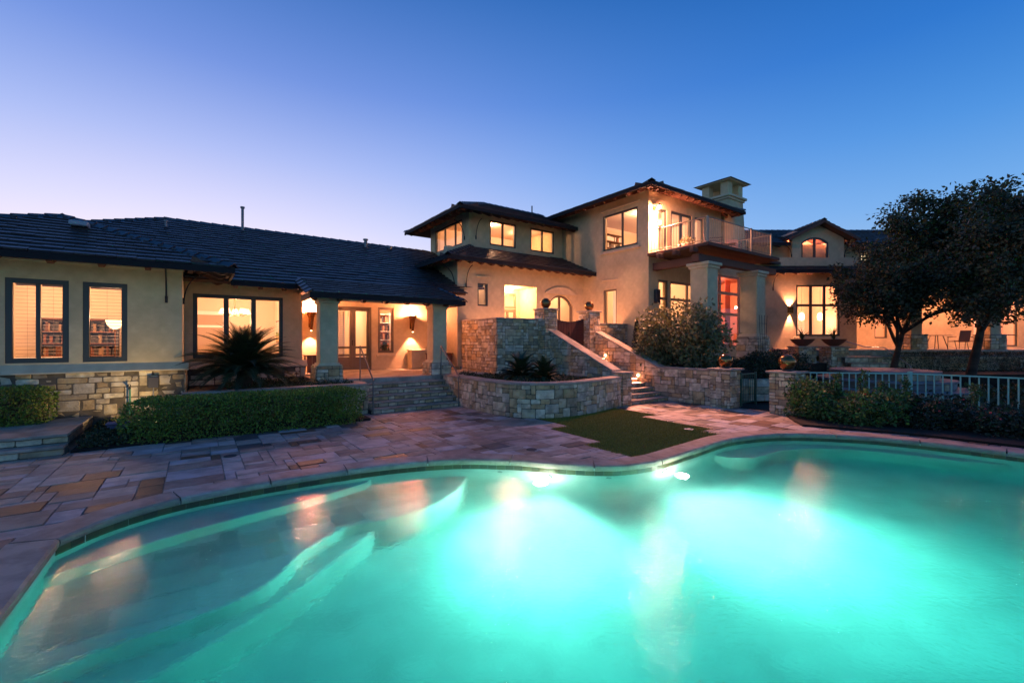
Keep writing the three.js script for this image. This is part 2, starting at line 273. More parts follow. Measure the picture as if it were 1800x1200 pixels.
{
  const prof = [[0, -0.03], [0, -0.85], [0.06, -1.05], [0.2, -1.25], [0.42, -1.4], [0.7, -1.45]], pos = [], q = (i, k) => { const [x, d] = off(i, -prof[k][0]); return [x, prof[k][1], -d]; };
  for (let k = 0; k < prof.length - 1; k++) for (let i = 0; i < NE; i++) { const a = q(i, k), b = q(i + 1, k), c = q(i + 1, k + 1), d = q(i, k + 1); pos.push(...a, ...b, ...c, ...a, ...c, ...d); }
  let g = new THREE.BufferGeometry(); g.setAttribute('position', new THREE.Float32BufferAttribute(pos, 3)); g = mergeVertices(g); g.computeVertexNormals(); muv(g);
  part(pool, 'basin', join([g, sheet(loop(0.01), -1.451)]), plasterM, MI);
  const step = (edgePts, outer, top, name) => { const c = new THREE.CatmullRomCurve3(edgePts.map(([x, d]) => V3(x, 0, d)), false, 'centripetal').getSpacedPoints(50).map((p) => [p.x, p.z]); const s = shapeOf([...c, ...outer]); part(pool, name, muv(new THREE.ExtrudeGeometry(s, { depth: top + 1.5, bevelEnabled: true, bevelSize: 0.03, bevelThickness: 0.03, bevelSegments: 3 }).rotateX(-Math.PI / 2).translate(0, -1.53, 0)), plasterM, MI); };
  step([[-4.75, 3.75], [-4.42, 4.12], [-4.15, 4.63], [-3.77, 5.18], [-3.22, 5.81], [-2.6, 6.5], [-2.3, 6.95], [-2.25, 7.3]], [[-3.3, 7.3], [-4.6, 6.4], [-5.2, 5]], -0.35, 'entry_step');
  step([[-3.75, 2.35], [-3.45, 3.05], [-3.2, 3.4], [-2.74, 3.8], [-2.4, 4.3], [-2.33, 5.0], [-2.05, 5.6], [-1.59, 5.85], [-1.2, 6.22], [-0.88, 6.85], [-0.75, 7.7]], [[-2.4, 7.6], [-4, 6.7], [-5, 5.4], [-5, 4]], -0.63, 'sun_shelf');
  step([[-3.2, 1.9], [-3.0, 2.9], [-2.6, 3.58], [-2.23, 4.36], [-2.03, 5.01], [-1.77, 5.82], [-1.6, 6.2]], [[-2.6, 6.4], [-4.6, 5], [-4, 3]], -0.93, 'lower_step');
  step([[3.85, 8.9], [4.15, 8.6], [4.45, 8.53], [4.75, 8.6], [5.46, 9.05], [6.06, 9.22], [6.96, 9.12], [7.65, 8.78], [8.35, 8.25], [8.9, 8.0]], [[8.8, 8.8], [7.4, 9.7], [5.7, 10], [4.3, 9.5]], -0.55, 'bench_ledge');
  // coping, stone by stone
  const cop = [std(0.42, 0.33, 0.26, { map: T.slab, bumpMap: T.slabB, bumpScale: 0.005, roughness: 0.6 }), std(0.46, 0.37, 0.31, { map: T.slab, bumpMap: T.slabB, bumpScale: 0.005, roughness: 0.6 }), std(0.38, 0.30, 0.25, { map: T.slab, bumpMap: T.slabB, bumpScale: 0.005, roughness: 0.6 })];
  const r = rng(5); let i = 0;
  while (i < NE) {
    let n = 9 + Math.floor(r() * 4); if (i < 300 && i + n > 296) n = 300 - i; if (i + n > NE - 4) n = NE - i; n = Math.max(2, n);
    const ring = [];
    for (let k = 0; k <= n; k++) { const sh = k === 0 ? 0.08 : k === n ? -0.08 : 0, j = (i + k) % NE, j2 = (j + (sh < 0 ? NE - 1 : 1)) % NE, f = Math.abs(sh), at = (o, y) => { const a = off(j, o), b = off(j2, o); return V3(a[0] + (b[0] - a[0]) * f, y, -(a[1] + (b[1] - a[1]) * f)); }; ring.push([at(-0.015, -0.075), at(-0.035, -0.06), at(-0.04, -0.03), at(-0.035, 0.0), at(-0.012, 0.018), at(0.36, 0.018), at(0.365, 0.012), at(0.365, -0.075)]); }
    part(pool, 'coping_stone', sweep(ring), cop[Math.floor(r() * 3)], MI); i += n;
  }
  // waterline tiles, one by one along the far side, where they show
  const tl = [std(0.10, 0.075, 0.035, { roughness: 0.35 }), std(0.13, 0.095, 0.04, { roughness: 0.35 }), std(0.075, 0.06, 0.035, { roughness: 0.35 })]; let L = 0, cum = [0]; for (let k = 1; k <= 300; k++) { L += Math.hypot(edge[k][0] - edge[k - 1][0], edge[k][1] - edge[k - 1][1]); cum.push(L); }
  const tg = [rbox(-0.0735, 0.0735, -0.205, -0.075, -0.006, 0.004, 0.003)], rest = [];
  for (let s = 0.08, k = 1; s < L - 0.05; s += 0.148) {
    while (cum[k] < s) k++;
    const f = (s - cum[k - 1]) / (cum[k] - cum[k - 1]), x = edge[k - 1][0] + (edge[k][0] - edge[k - 1][0]) * f, d = edge[k - 1][1] + (edge[k][1] - edge[k - 1][1]) * f, n = edgeN[k], ang = Math.atan2(-n[0], n[1]);
    if (s < 17.5) { const o = new THREE.Mesh(tg[0], tl[Math.floor(r() * 3)]); o.name = 'waterline_tile'; o.position.set(x - 2, 1.45, -d + 5); o.rotation.y = ang; pool.add(o); } else rest.push(tg[0].clone().rotateY(ang).translate(x, 0, -d));
  }
  const o = part(pool, 'waterline_tile_run', join(rest), tl[0], MI); o.userData.kind = 'stuff';
}
{ // stone tiles bedded on the sun shelf, and wall fittings
  const r = rng(71), ms = [std(0.72, 0.74, 0.70, { map: plasterT }), std(0.62, 0.66, 0.64, { map: plasterT }), std(0.52, 0.56, 0.54, { map: plasterT }), std(0.68, 0.66, 0.58, { map: plasterT })];
  const front = [[-3.45, 3.05], [-3.2, 3.4], [-2.74, 3.8], [-2.4, 4.3], [-2.33, 5.0], [-2.05, 5.6], [-1.59, 5.85], [-1.2, 6.22], [-0.88, 6.85]], back = [[-4.42, 4.12], [-4.15, 4.63], [-3.77, 5.18], [-3.22, 5.81], [-2.6, 6.5], [-2.3, 6.95], [-2.25, 7.3]];
  const side = (line, x, d) => { let b = 1e9, sgn = 0; for (let i = 0; i < line.length - 1; i++) { const [ax, ay] = line[i], [bx, by] = line[i + 1], ux = bx - ax, uy = by - ay, t = Math.max(0, Math.min(1, ((x - ax) * ux + (d - ay) * uy) / (ux * ux + uy * uy))), q = Math.hypot(x - ax - ux * t, d - ay - uy * t); if (q < b) { b = q; sgn = ux * (d - ay) - uy * (x - ax) > 0 ? 1 : -1; } } return sgn * b; };
  for (const [x, y, w, h] of packing(40, 40, r, [[2, 1], [3, 2], [2, 2], [3, 1], [2, 1]])) { const A0 = -4 + x * 0.2, B0 = 4.4 + y * 0.2, pts = [hb0(A0 + 0.006, B0 + 0.006), hb0(A0 + w * 0.2 - 0.006, B0 + 0.006), hb0(A0 + w * 0.2 - 0.006, B0 + h * 0.2 - 0.006), hb0(A0 + 0.006, B0 + h * 0.2 - 0.006)]; if (pts.every(([px, d]) => side(front, px, d) > 0.06 && (side(back, px, d) < -0.04) && nearEdge(px, d).dist < -0.05)) part(pool, 'shelf_tile', prism(pts, -0.64, -0.622 + r() * 0.004), ms[Math.floor(r() * 4)], MI); }
  for (const [x, d, y] of [[5.35, 9.2, -0.75], [1.55, 7.1, -0.3], [-0.2, 7.45, -0.32]]) { const e = nearEdge(x, d); part(pool, 'return_fitting', new THREE.CylinderGeometry(0.045, 0.045, 0.03, 16).rotateX(Math.PI / 2).rotateY(Math.atan2(-e.n[0], e.n[1])).translate(e.q[0], y, -e.q[1]), std(0.25, 0.28, 0.27), MI); }
}
function hb0(a, b) { return [CS * a - SN * b, SN * a + CS * b]; }
const waterM = phys(1, 1, 1, { transmission: 1, thickness: 1, roughness: 0.055, ior: 1.333, bumpMap: T.ripple, bumpScale: 0.004, attenuationColor: new THREE.Color(0.47, 0.95, 0.925), attenuationDistance: 1.6 });
structure('pool_water', prism(loop(0.02), -1.5, WL), waterM);
[[0.5, 7.14, V3(-0.1, -0.95, 0.95), 'white round underwater lamp nearest the middle of the pool wall', 1], [2.82, 7.32, V3(0.75, -0.95, 1.45), 'white round underwater lamp to the right, below the lawn corner', 1.15]].forEach(([x, d, to, label, k]) => {
  const e = nearEdge(x, d), g = thing('pool_lamp', label, 'pool lamp', V3(e.q[0], WL - 0.27, -e.q[1]), 'underwater lamps'), ang = Math.atan2(-e.n[0], e.n[1]);
  g.rotation.y = ang;
  const ring = part(g, 'rim', new THREE.TorusGeometry(0.105, 0.018, 8, 24).translate(0, 0, 0.02), std(0.5, 0.5, 0.48, { metalness: 0.7, roughness: 0.3 }), null);
  part(g, 'lens', new THREE.CylinderGeometry(0.1, 0.1, 0.03, 24).rotateX(Math.PI / 2).translate(0, 0, 0.018), glowM(1, 0.98, 0.86, 7), null);
  const tgt = to.clone().applyAxisAngle(V3(0, 1, 0), -ang), C = new THREE.Color(1, 0.95, 0.80);
  spot(g, V3(0, 0, 0.07), tgt, 92 * k, 0.74, 1, C, 7); spot(g, V3(0, 0, 0.07), V3(tgt.x * 0.6, -0.2, 2.5), 31 * k, 1.48, 0.7, C, 5);
  const l = lamp(V3(0, -0.02, 0.3), 1.3 * k, new THREE.Color(1, 0.96, 0.82), 5); l.name = 'lamp_light'; g.add(l);
});

// ------------------------------------------------------------------ ground, patio, lawn
const big = Array.from({ length: 48 }, (_, i) => [Math.cos(i / 24 * Math.PI) * 260, 10 + Math.sin(i / 24 * Math.PI) * 260]);
structure('ground', sheet(big, -0.07, [loop(0.12)]), std(0.06, 0.055, 0.04, { map: T.soil }));
const hb = (a, b) => [CS * a - SN * b, SN * a + CS * b];                    // house axes -> (X, distance)
const patio = structure('patio', sheet([hb(-12, -9), hb(13.4, -9), hb(13.4, 13.8), hb(-12, 13.8)], -0.014, [loop(0.14)]), std(0.34, 0.30, 0.25, { map: T.slab, roughness: 0.9 }));
const inLawn = (a, b) => b > 3.5 && b < 9.4 && a > (b > 7.8 ? 7.2 : b > 6.2 ? 6.6 : 6.1) && a < (b > 7.6 ? 10.2 : b > 5.6 ? 9.6 : 9.2);
{
  const r = rng(11), cell = 0.142, a0 = -11.6, b0 = -2.6, list = [];
  const sizes = [[2, 2], [3, 2], [4, 2], [4, 3], [3, 3], [5, 3], [2, 1], [4, 2], [5, 2], [6, 3], [3, 2], [5, 4], [3, 1], [4, 2]];
  for (const [x, y, w, h] of packing(175, 112, r, sizes)) {
    const A0 = a0 + x * cell, A1 = A0 + w * cell, B0 = b0 + y * cell, B1 = B0 + h * cell, ca = (A0 + A1) / 2, cb = (B0 + B1) / 2, j = 0.007;
    const cells = []; for (let u = 0; u < w; u++) for (let v = 0; v < h; v++) cells.push(inLawn(A0 + (u + 0.5) * cell, B0 + (v + 0.5) * cell));
    const lawnAt = cells.filter(Boolean).length; if (lawnAt === cells.length) continue;
    if (cb > 12.4 || (cb > 11.2 && ca < 3.6) || (ca > 6.9 && ca < 10.4 && cb > 9.1) || (ca > 10.9 && cb > 9.6) || ca > 13.2) continue;
    // where the lawn bites into a slab, keep only the cells of the slab outside it
    const parts = lawnAt ? cells.map((c, k) => c ? null : [A0 + Math.floor(k / h) * cell, A0 + Math.floor(k / h) * cell + cell, B0 + (k % h) * cell, B0 + (k % h) * cell + cell]).filter(Boolean) : [[A0 + j, A1 - j, B0 + j, B1 - j]];
    const dark = r() < 0.2 && w * h < 13, m = dark ? 6 + Math.floor(r() * 3) : Math.floor(r() * 6), lift = (r() - 0.5) * 0.005;
    for (const [p, q, s, t] of parts) {
      let poly = [hb(p, s), hb(q, s), hb(q, t), hb(p, t)]; const ds = poly.map((v) => nearEdge(...v));
      if (ds.every((e) => e.dist < 0.2)) continue;
      if (ds.some((e) => e.dist < 0.2)) for (const e of ds) if (poly.length) poly = clip(poly, -e.n[0], -e.n[1], -(e.n[0] * e.q[0] + e.n[1] * e.q[1]) - 0.2);
      if (poly.length < 3 || Math.abs(areaOf(poly)) < 0.008) continue;
      let cx = 0, cd = 0; for (const v of poly) { cx += v[0] / poly.length; cd += v[1] / poly.length; }
      const f = areaOf(poly) < 0 ? [...poly].reverse() : poly, off3 = V3(r() * 9, 0, r() * 9);
      const g = cushion(f, (x2, d2, o) => V3(x2, o + lift, -d2), 0.0, 0.006, rng(Math.floor(r() * 1e6)), off3.x, off3.z, -0.014);
      const seen = cd > 2 && Math.abs(cx / cd) < 1.2 && Math.abs(2 / cd) < 0.8;
      list.push({ g, m, key: seen ? Math.abs(areaOf(poly)) / cd ** 3 : 0 });
    }
  }
  list.sort((p, q) => q.key - p.key);
  list.slice(0, 300).forEach((o) => part(patio, 'paver', o.g, slabMs[o.m], MI));
  const rest = list.slice(300).map((o) => { const c = [...slabC, ...slabDark][o.m], n = o.g.attributes.position.count, a = new Float32Array(n * 3); for (let i = 0; i < n; i++) a.set(c, i * 3); o.g.setAttribute('color', new THREE.BufferAttribute(a, 3)); return o.g; });
  if (rest.length) part(patio, 'paver_spread', mergeGeometries(rest), std(1, 1, 1, { map: T.slab, bumpMap: T.slabB, bumpScale: 0.004, roughness: 0.62, vertexColors: true }), MI).userData.kind = 'stuff';
  // lawn: earth below, blades above
  const lr = rng(17), blade = new THREE.BufferGeometry(); blade.setAttribute('position', new THREE.Float32BufferAttribute([-0.0035, 0, 0, 0.0035, 0, 0, 0.0025, 0.018, 0.004, -0.0025, 0.018, 0.004, 0, 0.034, 0.013], 3)); blade.setIndex([0, 1, 2, 0, 2, 3, 3, 2, 4]); blade.computeVertexNormals();
  const spots = []; while (spots.length < 70000) { const a = 6 + lr() * 4.2, b = 3.6 + lr() * 5.6; if (!inLawn(a, b)) continue; const [x, d] = hb(a, b); if (nearEdge(x, d).dist < 0.35) continue; spots.push([x, d]); }
  const lawn = new THREE.InstancedMesh(blade, std(0.29, 0.26, 0.045, { roughness: 0.8 }), spots.length), c = new THREE.Color(); lawn.name = 'lawn_grass';
  spots.forEach(([x, d], i) => { const s = 0.7 + 0.7 * lr(), m = M4().makeRotationFromEuler(new THREE.Euler((lr() - 0.5) * 0.7, lr() * 7, (lr() - 0.5) * 0.7)).scale(V3(s, s, s)); m.setPosition(x, -0.012, -d); lawn.setMatrixAt(i, m); const k = 0.65 + 0.7 * lr(); lawn.setColorAt(i, c.setRGB(k * (0.9 + 0.4 * lr()), k, k * 0.8)); });
  lawn.userData = { label: 'small clipped lawn with stepped edge beside the pool coping', category: 'grass', kind: 'stuff' }; scene.add(lawn);
  const cells = []; for (let a = 6; a < 10.3; a += 0.2) for (let b = 3.5; b < 9.4; b += 0.2) if (inLawn(a + 0.1, b + 0.1)) { const [x, d] = hb(a + 0.1, b + 0.1); if (nearEdge(x, d).dist > 0.15) cells.push(new THREE.PlaneGeometry(0.2, 0.2).rotateX(-Math.PI / 2).translate(a + 0.1, -0.008, -b - 0.1)); }
  structure('lawn_soil', muv(join(cells)), std(0.06, 0.06, 0.02, { map: T.soil }), MH);
}
// two round drain covers set in the paving
for (const [x, d, label] of [[-4.92, 7.74, 'small dark round drain cover in paving left of the pool'], [0.36, 8.2, 'small dark round drain cover in paving behind the pool middle'], [4.03, 10.1, 'pale round skimmer lid in paving beside the lawn tip']]) solo('drain_cover', label, 'drain cover', new THREE.CylinderGeometry(0.1, 0.1, 0.008, 20).translate(x, 0.006, -d), label[0] === 'p' ? whiteM : darkM, MI, 'covers in the paving');

// ------------------------------------------------------------------ the house
const house = thing('house', 'large stucco house with slate grey tiled roofs and lit windows', 'house', W(8, 16, 0));
const orient = (o, plane) => o === 'U' ? M4().makeTranslation(0, 0, -plane) : M4().makeTranslation(plane, 0, 0).multiply(M4().makeRotationY(-Math.PI / 2));
const sr = (o, s0, s1) => o === 'U' ? [s0, s1] : [-s1, -s0];              // a left-facing wall runs along -b
function outline(x0, x1, y0, y1, arch, P2 = THREE.Path) {
  const p = new P2(); p.moveTo(x0, y0); p.lineTo(x1, y0); p.lineTo(x1, y1 - (arch || 0));
  if (arch) { const n = 14, R = (((x1 - x0) / 2) ** 2 + arch * arch) / (2 * arch), cx = (x0 + x1) / 2, cy = y1 - R, w = Math.asin((x1 - x0) / 2 / R); for (let i = 1; i < n; i++) { const t = w - 2 * w * i / n; p.lineTo(cx + R * Math.sin(t), cy + R * Math.cos(t)); } }
  p.lineTo(x0, y1 - (arch || 0)); p.closePath(); return p;
}
// a wall with real openings: holes [s0, s1, y0, y1, arch]
function wall(o, plane, s0, s1, y0, y1, holes = [], { m = MH, mat = stuccoM, thick = 0.28, name = 'wall' } = {}) {
  const [x0, x1] = sr(o, s0, s1), s = outline(x0, x1, y0, y1, 0, THREE.Shape);
  for (const h of holes) { const [p, q] = sr(o, h[0], h[1]); s.holes.push(outline(p, q, h[2], h[3], h[4])); }
  return part(house, name, muv(new THREE.ExtrudeGeometry(s, { depth: thick, bevelEnabled: false }).translate(0, 0, -thick)).applyMatrix4(orient(o, plane)), mat, m);
}
// a window set into the wall: frame, mullions and panes; cols and rows are relative sizes
function win(o, plane, s0, s1, y0, y1, { cols = [1], rows = [1], arch = 0, m = MH, mat = frameM, fw = 0.075, mw = 0.07, set = 0.06, pane = glassM, name = 'window', skipRow = [] } = {}) {
  const [x0, x1] = sr(o, s0, s1), t = orient(o, plane - (o === 'U' ? -set : -set)), D = 0.07, fr = outline(x0 + 0.003, x1 - 0.003, y0 + 0.003, y1 - 0.003, arch, THREE.Shape); fr.holes.push(outline(x0 + fw, x1 - fw, y0 + fw, y1 - fw, arch ? arch * 0.85 : 0));
  const gs = [new THREE.ExtrudeGeometry(fr, { depth: D, bevelEnabled: true, bevelSize: 0.006, bevelThickness: 0.006, bevelSegments: 1 }).translate(0, 0, -D)];
  const sum = (a) => a.reduce((p, q) => p + q, 0), C = o === 'V' ? [...cols].reverse() : cols, xs = [x0 + fw], ys = [y0 + fw], iw = x1 - x0 - 2 * fw, ih = y1 - y0 - 2 * fw; let k = 0;
  for (const c of C) { k += c; xs.push(x0 + fw + iw * k / sum(C)); } k = 0; for (const c of rows) { k += c; ys.push(y0 + fw + ih * k / sum(rows)); }
  for (let i = 1; i < xs.length - 1; i++) gs.push(new THREE.BoxGeometry(mw, ih, D * 0.9).translate(xs[i], (y0 + y1) / 2, -D / 2));
  for (let i = 1; i < ys.length - 1; i++) gs.push(new THREE.BoxGeometry(iw, mw * 0.9, D * 0.8).translate((x0 + x1) / 2, ys[i], -D / 2));
  const f = part(house, name, muv(join(gs)).applyMatrix4(t), mat, m);
  if (arch) part(f, 'pane', muv(new THREE.ShapeGeometry(outline(x0 + fw * 0.8, x1 - fw * 0.8, y0 + fw * 0.8, y1 - fw * 0.8, arch * 0.9, THREE.Shape))).translate(0, 0, -D / 2).applyMatrix4(t), pane, m);
  else for (let i = 0; i < xs.length - 1; i++) for (let j = 0; j < ys.length - 1; j++) part(f, 'pane', new THREE.PlaneGeometry(xs[i + 1] - xs[i] - mw * 0.4, ys[j + 1] - ys[j] - mw * 0.4).translate((xs[i] + xs[i + 1]) / 2, (ys[j] + ys[j + 1]) / 2, -D / 2).applyMatrix4(t), pane, m);
  return f;
}
// the room behind: floor, ceiling and three walls, open towards the facade
function room(x0, x1, b0, b1, y0, y1, { m = MH, mat = roomM, side = '' } = {}) {
  const k = 0.1, gs = [box(x0 - k, x1 + k, y1, y1 + k, b0, b1 + k), box(x0, x1, y0, y1, b1, b1 + k)];
  if (!side.includes('l')) gs.push(box(x0 - k, x0, y0, y1, b0, b1 + k));
  if (!side.includes('r')) gs.push(box(x1, x1 + k, y0, y1, b0, b1 + k));
  part(house, 'room_wall', join(gs), mat, m); part(house, 'room_floor', box(x0 - k, x1 + k, y0 - k, y0, b0, b1 + k), floorM, m);
}
// ---- tiled roofs
let ownTiles = 0; const restTiles = [];
const tileBox = (w) => muv(new THREE.BoxGeometry(w, 0.04, 0.40));
const tileG = tileBox(0.322);
function roofPlane(E0, E1, up, slope, poly, { m = MH, own = false, rafters = 0, row = 0.315, name = 'roof', deck = true, seed = 1, rl = 0.55 } = {}) {
  // E0, E1: ends of the eave [x, b, y]; up: [dx, db] unit, uphill; poly: [along the eave, horizontal run] corners
  const e0 = P(...E0), e = P(...E1).sub(e0), S = e.length(); e.normalize();
  const h = V3(up[0], 0, -up[1]), K = Math.sqrt(1 + slope * slope), u = h.clone().addScaledVector(V3(0, 1, 0), slope).divideScalar(K), n = e.clone().cross(u); if (n.y < 0) n.negate();
  const pts = poly.map(([s, r]) => [s, r * K]), at = (s, t, o) => e0.clone().addScaledVector(e, s).addScaledVector(u, t).addScaledVector(n, o);
  // deck boards below the tiles
  const g = new THREE.BufferGeometry(), pos = [], N = pts.length, tri = (...v) => v.forEach((p) => pos.push(p.x, p.y, p.z));
  for (let i = 0; i < N; i++) { const a = pts[i], b = pts[(i + 1) % N]; if (i > 0 && i < N - 1) { tri(at(...pts[0], 0), at(...a, 0), at(...b, 0)); tri(at(...pts[0], -0.09), at(...b, -0.09), at(...a, -0.09)); } tri(at(...a, 0), at(...a, -0.09), at(...b, -0.09)); tri(at(...a, 0), at(...b, -0.09), at(...b, 0)); }
  g.setAttribute('position', new THREE.Float32BufferAttribute(pos, 3)); g.computeVertexNormals(); muv(g);
  const roof = part(house, name, g, deckM, m), r = rng(seed * 31 + 5), top = Math.max(...pts.map((p) => p[1]));
  const span = (t) => { let lo = 1e9, hi = -1e9; for (let i = 0; i < N; i++) { const a = pts[i], b = pts[(i + 1) % N]; if ((a[1] <= t) !== (b[1] <= t)) { const x = a[0] + (b[0] - a[0]) * (t - a[1]) / (b[1] - a[1]); lo = Math.min(lo, x); hi = Math.max(hi, x); } } return [lo, hi]; };
  for (let t = -0.03, k = 0; t < top - 0.12; t += row, k++) {
    const [lo, hi] = span(Math.max(0.001, t + 0.16)); if (hi - lo < 0.1) continue;
    let s = lo - (k % 2 ? 0.165 : 0);
    while (s < hi - 0.02) {
      const a = Math.max(lo, s), b = Math.min(hi, s + 0.33); s += 0.33; if (b - a < 0.04) continue;
      const tilt = 0.11 + (r() - 0.5) * 0.025, cu = u.clone().multiplyScalar(Math.cos(tilt)).addScaledVector(n, -Math.sin(tilt)), cn = n.clone().multiplyScalar(Math.cos(tilt)).addScaledVector(u, Math.sin(tilt)), z = e.clone().cross(cn);
      const M = M4().makeBasis(e, cn, z).setPosition(at((a + b) / 2, t + 0.2 + (r() - 0.5) * 0.022, 0.028 + (r() - 0.5) * 0.012)), full = b - a > 0.32, W4 = m.clone().multiply(M);
      const hp = rootOf(roof).position, w = V3().setFromMatrixPosition(W4), px = w.x / -w.z;
      if (own && full && ownTiles < 285 && w.z < 0 && Math.abs(px) < 1.17 && w.y > 2) { ownTiles++; const o = new THREE.Mesh(tileG, tileMs[Math.floor(r() * 4)]); o.name = 'tile'; W4.setPosition(w.sub(hp)); W4.decompose(o.position, o.quaternion, o.scale); roof.add(o); } else {
        const q = tileBox(b - a - 0.008).applyMatrix4(W4), c = new Float32Array(q.attributes.position.count * 3).fill(0.75 + 0.5 * r()); q.setAttribute('color', new THREE.BufferAttribute(c, 3)); restTiles.push(q);
      }
    }
  }
  if (rafters) { const cnt = Math.floor(S / rafters); for (let i = 0; i <= cnt; i++) { const s = Math.min(S - 0.1, 0.12 + i * rafters), a = at(s, 0.02, -0.1), ring = [[0.06, 0], [0.06 + rl, 0]].length; const sh = new THREE.Shape([[0.04, 0.0], [rl, 0.0], [rl, -0.15], [0.14, -0.15], [0.04, -0.07]].map(([x, y]) => new THREE.Vector2(x, y))), q = muv(new THREE.ExtrudeGeometry(sh, { depth: 0.1, bevelEnabled: false }).translate(0, 0, -0.05)); const B = M4().makeBasis(u, n, u.clone().cross(n)).setPosition(a); part(roof, 'rafter', q.applyMatrix4(B), beamM, m); } }
  return roof;
}
function ridge(p, q, { m = MH, own = null, lift = 0.035 } = {}) {             // capping tiles along a ridge or hip
  const a = P(...p), b = P(...q), d = b.clone().sub(a), L = d.length(); d.normalize();
  const side = d.clone().cross(V3(0, 1, 0)).normalize(), n = side.clone().cross(d).normalize(), cnt = Math.max(1, Math.round(L / 0.36)), st = L / cnt;
  const s = new THREE.Shape([[-0.15, -0.06], [0, 0.035], [0.15, -0.06], [0.15, -0.035], [0, 0.065], [-0.15, -0.035]].map(([x, y]) => new THREE.Vector2(x, y)));
  for (let i = 0; i < cnt; i++) {
    const c = a.clone().addScaledVector(d, (i + 0.5) * st).addScaledVector(n, lift), dd = d.clone().addScaledVector(n, -0.07).normalize(), nn = side.clone().cross(dd).normalize();
    const g = muv(new THREE.ExtrudeGeometry(s, { depth: st + 0.05, bevelEnabled: false }).translate(0, 0, -(st + 0.05) / 2)).applyMatrix4(M4().makeBasis(side.clone().negate(), nn, dd).setPosition(c));
    if (own && i < 16) part(own, 'ridge_tile', g, tileMs[i % 4], m); else { g.applyMatrix4(m); const k = flat(g); k.setAttribute('color', new THREE.BufferAttribute(new Float32Array(k.attributes.position.count * 3).fill(0.95 + 0.2 * R0()), 3)); restTiles.push(k); }
  }
}
function fascia(p, q, m = MH, h = 0.14) { const a = P(...p), b = P(...q), d = b.clone().sub(a), L = d.length(), g = muv(new THREE.BoxGeometry(L, h, 0.05).translate(L / 2, 0.02, 0)); d.normalize(); g.applyMatrix4(M4().makeBasis(d, V3(0, 1, 0), d.clone().cross(V3(0, 1, 0))).setPosition(a)); return part(house, 'fascia', g, std(0.014, 0.012, 0.012, { roughness: 0.95 }), m); }
// curved iron bracket under an eave; foot on the wall, head out along (dx, db)
function bracket(x, b, y, dx, db, m = MH, h = 0.75, r = 0.5) {
  const pts = []; for (let i = 0; i <= 10; i++) { const t = i / 10 * Math.PI / 2; pts.push(P(x + dx * (0.03 + r * (1 - Math.cos(t))), b + db * (0.03 + r * (1 - Math.cos(t))), y + h * Math.sin(t))); }
  part(house, 'eave_bracket', join([tube(pts, 0.017, 20, 6), bar(P(x + dx * 0.02, b + db * 0.02, y - 0.06), P(x + dx * 0.02, b + db * 0.02, y + 0.1), 0.028)]), ironM, m);
}
function ceilingLamp(pos, label, I, color = WARM, m = MH) { const p = pos.clone().applyMatrix4(m), g = thing('ceiling_lamp', label, 'ceiling lamp', p); part(g, 'bowl', lathe([[0, -0.1], [0.09, -0.085], [0.15, -0.04], [0.17, 0]]), bulbM, null); part(g, 'canopy', new THREE.CylinderGeometry(0.19, 0.19, 0.025, 20).translate(0, 0.012, 0), whiteM, null); const l = lamp(V3(0, -0.17, 0), I * 0.95, color, 6); l.name = 'lamp_light'; g.add(l); return g; }

// ---- left wing (A)
wall('U', 13.65, -6, -0.31, 0.1, 4.02, [[-3.28, -2.32, 1.54, 3.34], [-2.10, -1.34, 1.54, 3.34]]);
part(house, 'wall', box(-0.59, -0.31, 0.1, 4.05, 13.93, 20), stuccoM); part(house, 'wall', box(-6, -5.72, 0.1, 4.05, 13.93, 20), stuccoM);
win('U', 13.65, -3.28, -2.32, 1.54, 3.34, { cols: [1, 1], fw: 0.1, mw: 0.07, set: 0.02 });
win('U', 13.65, -2.10, -1.34, 1.54, 3.34, { fw: 0.1, set: 0.02 });
part(house, 'wall_band', box(-6, -0.27, 3.72, 3.755, 13.61, 13.65), trimM);
{ // battered ledge and stone foot
  const s = new THREE.Shape([[0, 0], [0.13, 0], [0.13, 0.03], [0, 0.2]].map(([x, y]) => new THREE.Vector2(x, y)));
  part(house, 'ledge', muv(new THREE.ExtrudeGeometry(s, { depth: 5.87, bevelEnabled: false }).rotateY(-Math.PI / 2).translate(-0.18, 1.30, -13.65)), trimM);
  lay(house, MH, straight(-6, 13.62, -0.26, 13.62), 5.74, 0.2, () => 1.30, { cell: 0.125, seed: 4, sizes: ASHLAR });
  lay(house, MH, straight(-0.26, 13.62, -0.26, 15.4), 1.78, 0.2, () => 1.30, { cell: 0.125, seed: 8, sizes: ASHLAR });
  part(house, 'stone_footing', box(-6, -0.28, 0, 1.3, 13.6, 13.65), mortarM); part(house, 'stone_footing', box(-0.31, -0.28, 0, 1.3, 13.65, 15.4), mortarM);
}
room(-5.6, -0.7, 13.93, 17.6, 0.9, 3.7);
const fA = roofPlane([-6.5, 12.75, 3.78], [0.7, 12.75, 3.78], [0, 1], 0.41, [[0, 0], [7.2, 0], [3.6, 3.6]], { own: true, rafters: 0.78, seed: 2, rl: 0.8 });
roofPlane([0.7, 12.75, 3.78], [0.7, 22, 3.78], [-1, 0], 0.41, [[0, 0], [9.25, 0], [9.25, 3.6], [3.6, 3.6]], { rafters: 0.8, seed: 3, rl: 0.8 });
roofPlane([-6.5, 12.75, 3.78], [-6.5, 22, 3.78], [1, 0], 0.41, [[0, 0], [9.25, 0], [9.25, 3.6], [3.6, 3.6]], { seed: 4 });
ridge([0.7, 12.75, 3.8], [-2.9, 16.35, 5.26], { own: fA }); ridge([-6.5, 12.75, 3.8], [-2.9, 16.35, 5.26]); ridge([-2.9, 16.35, 5.26], [-2.9, 22, 5.26]);
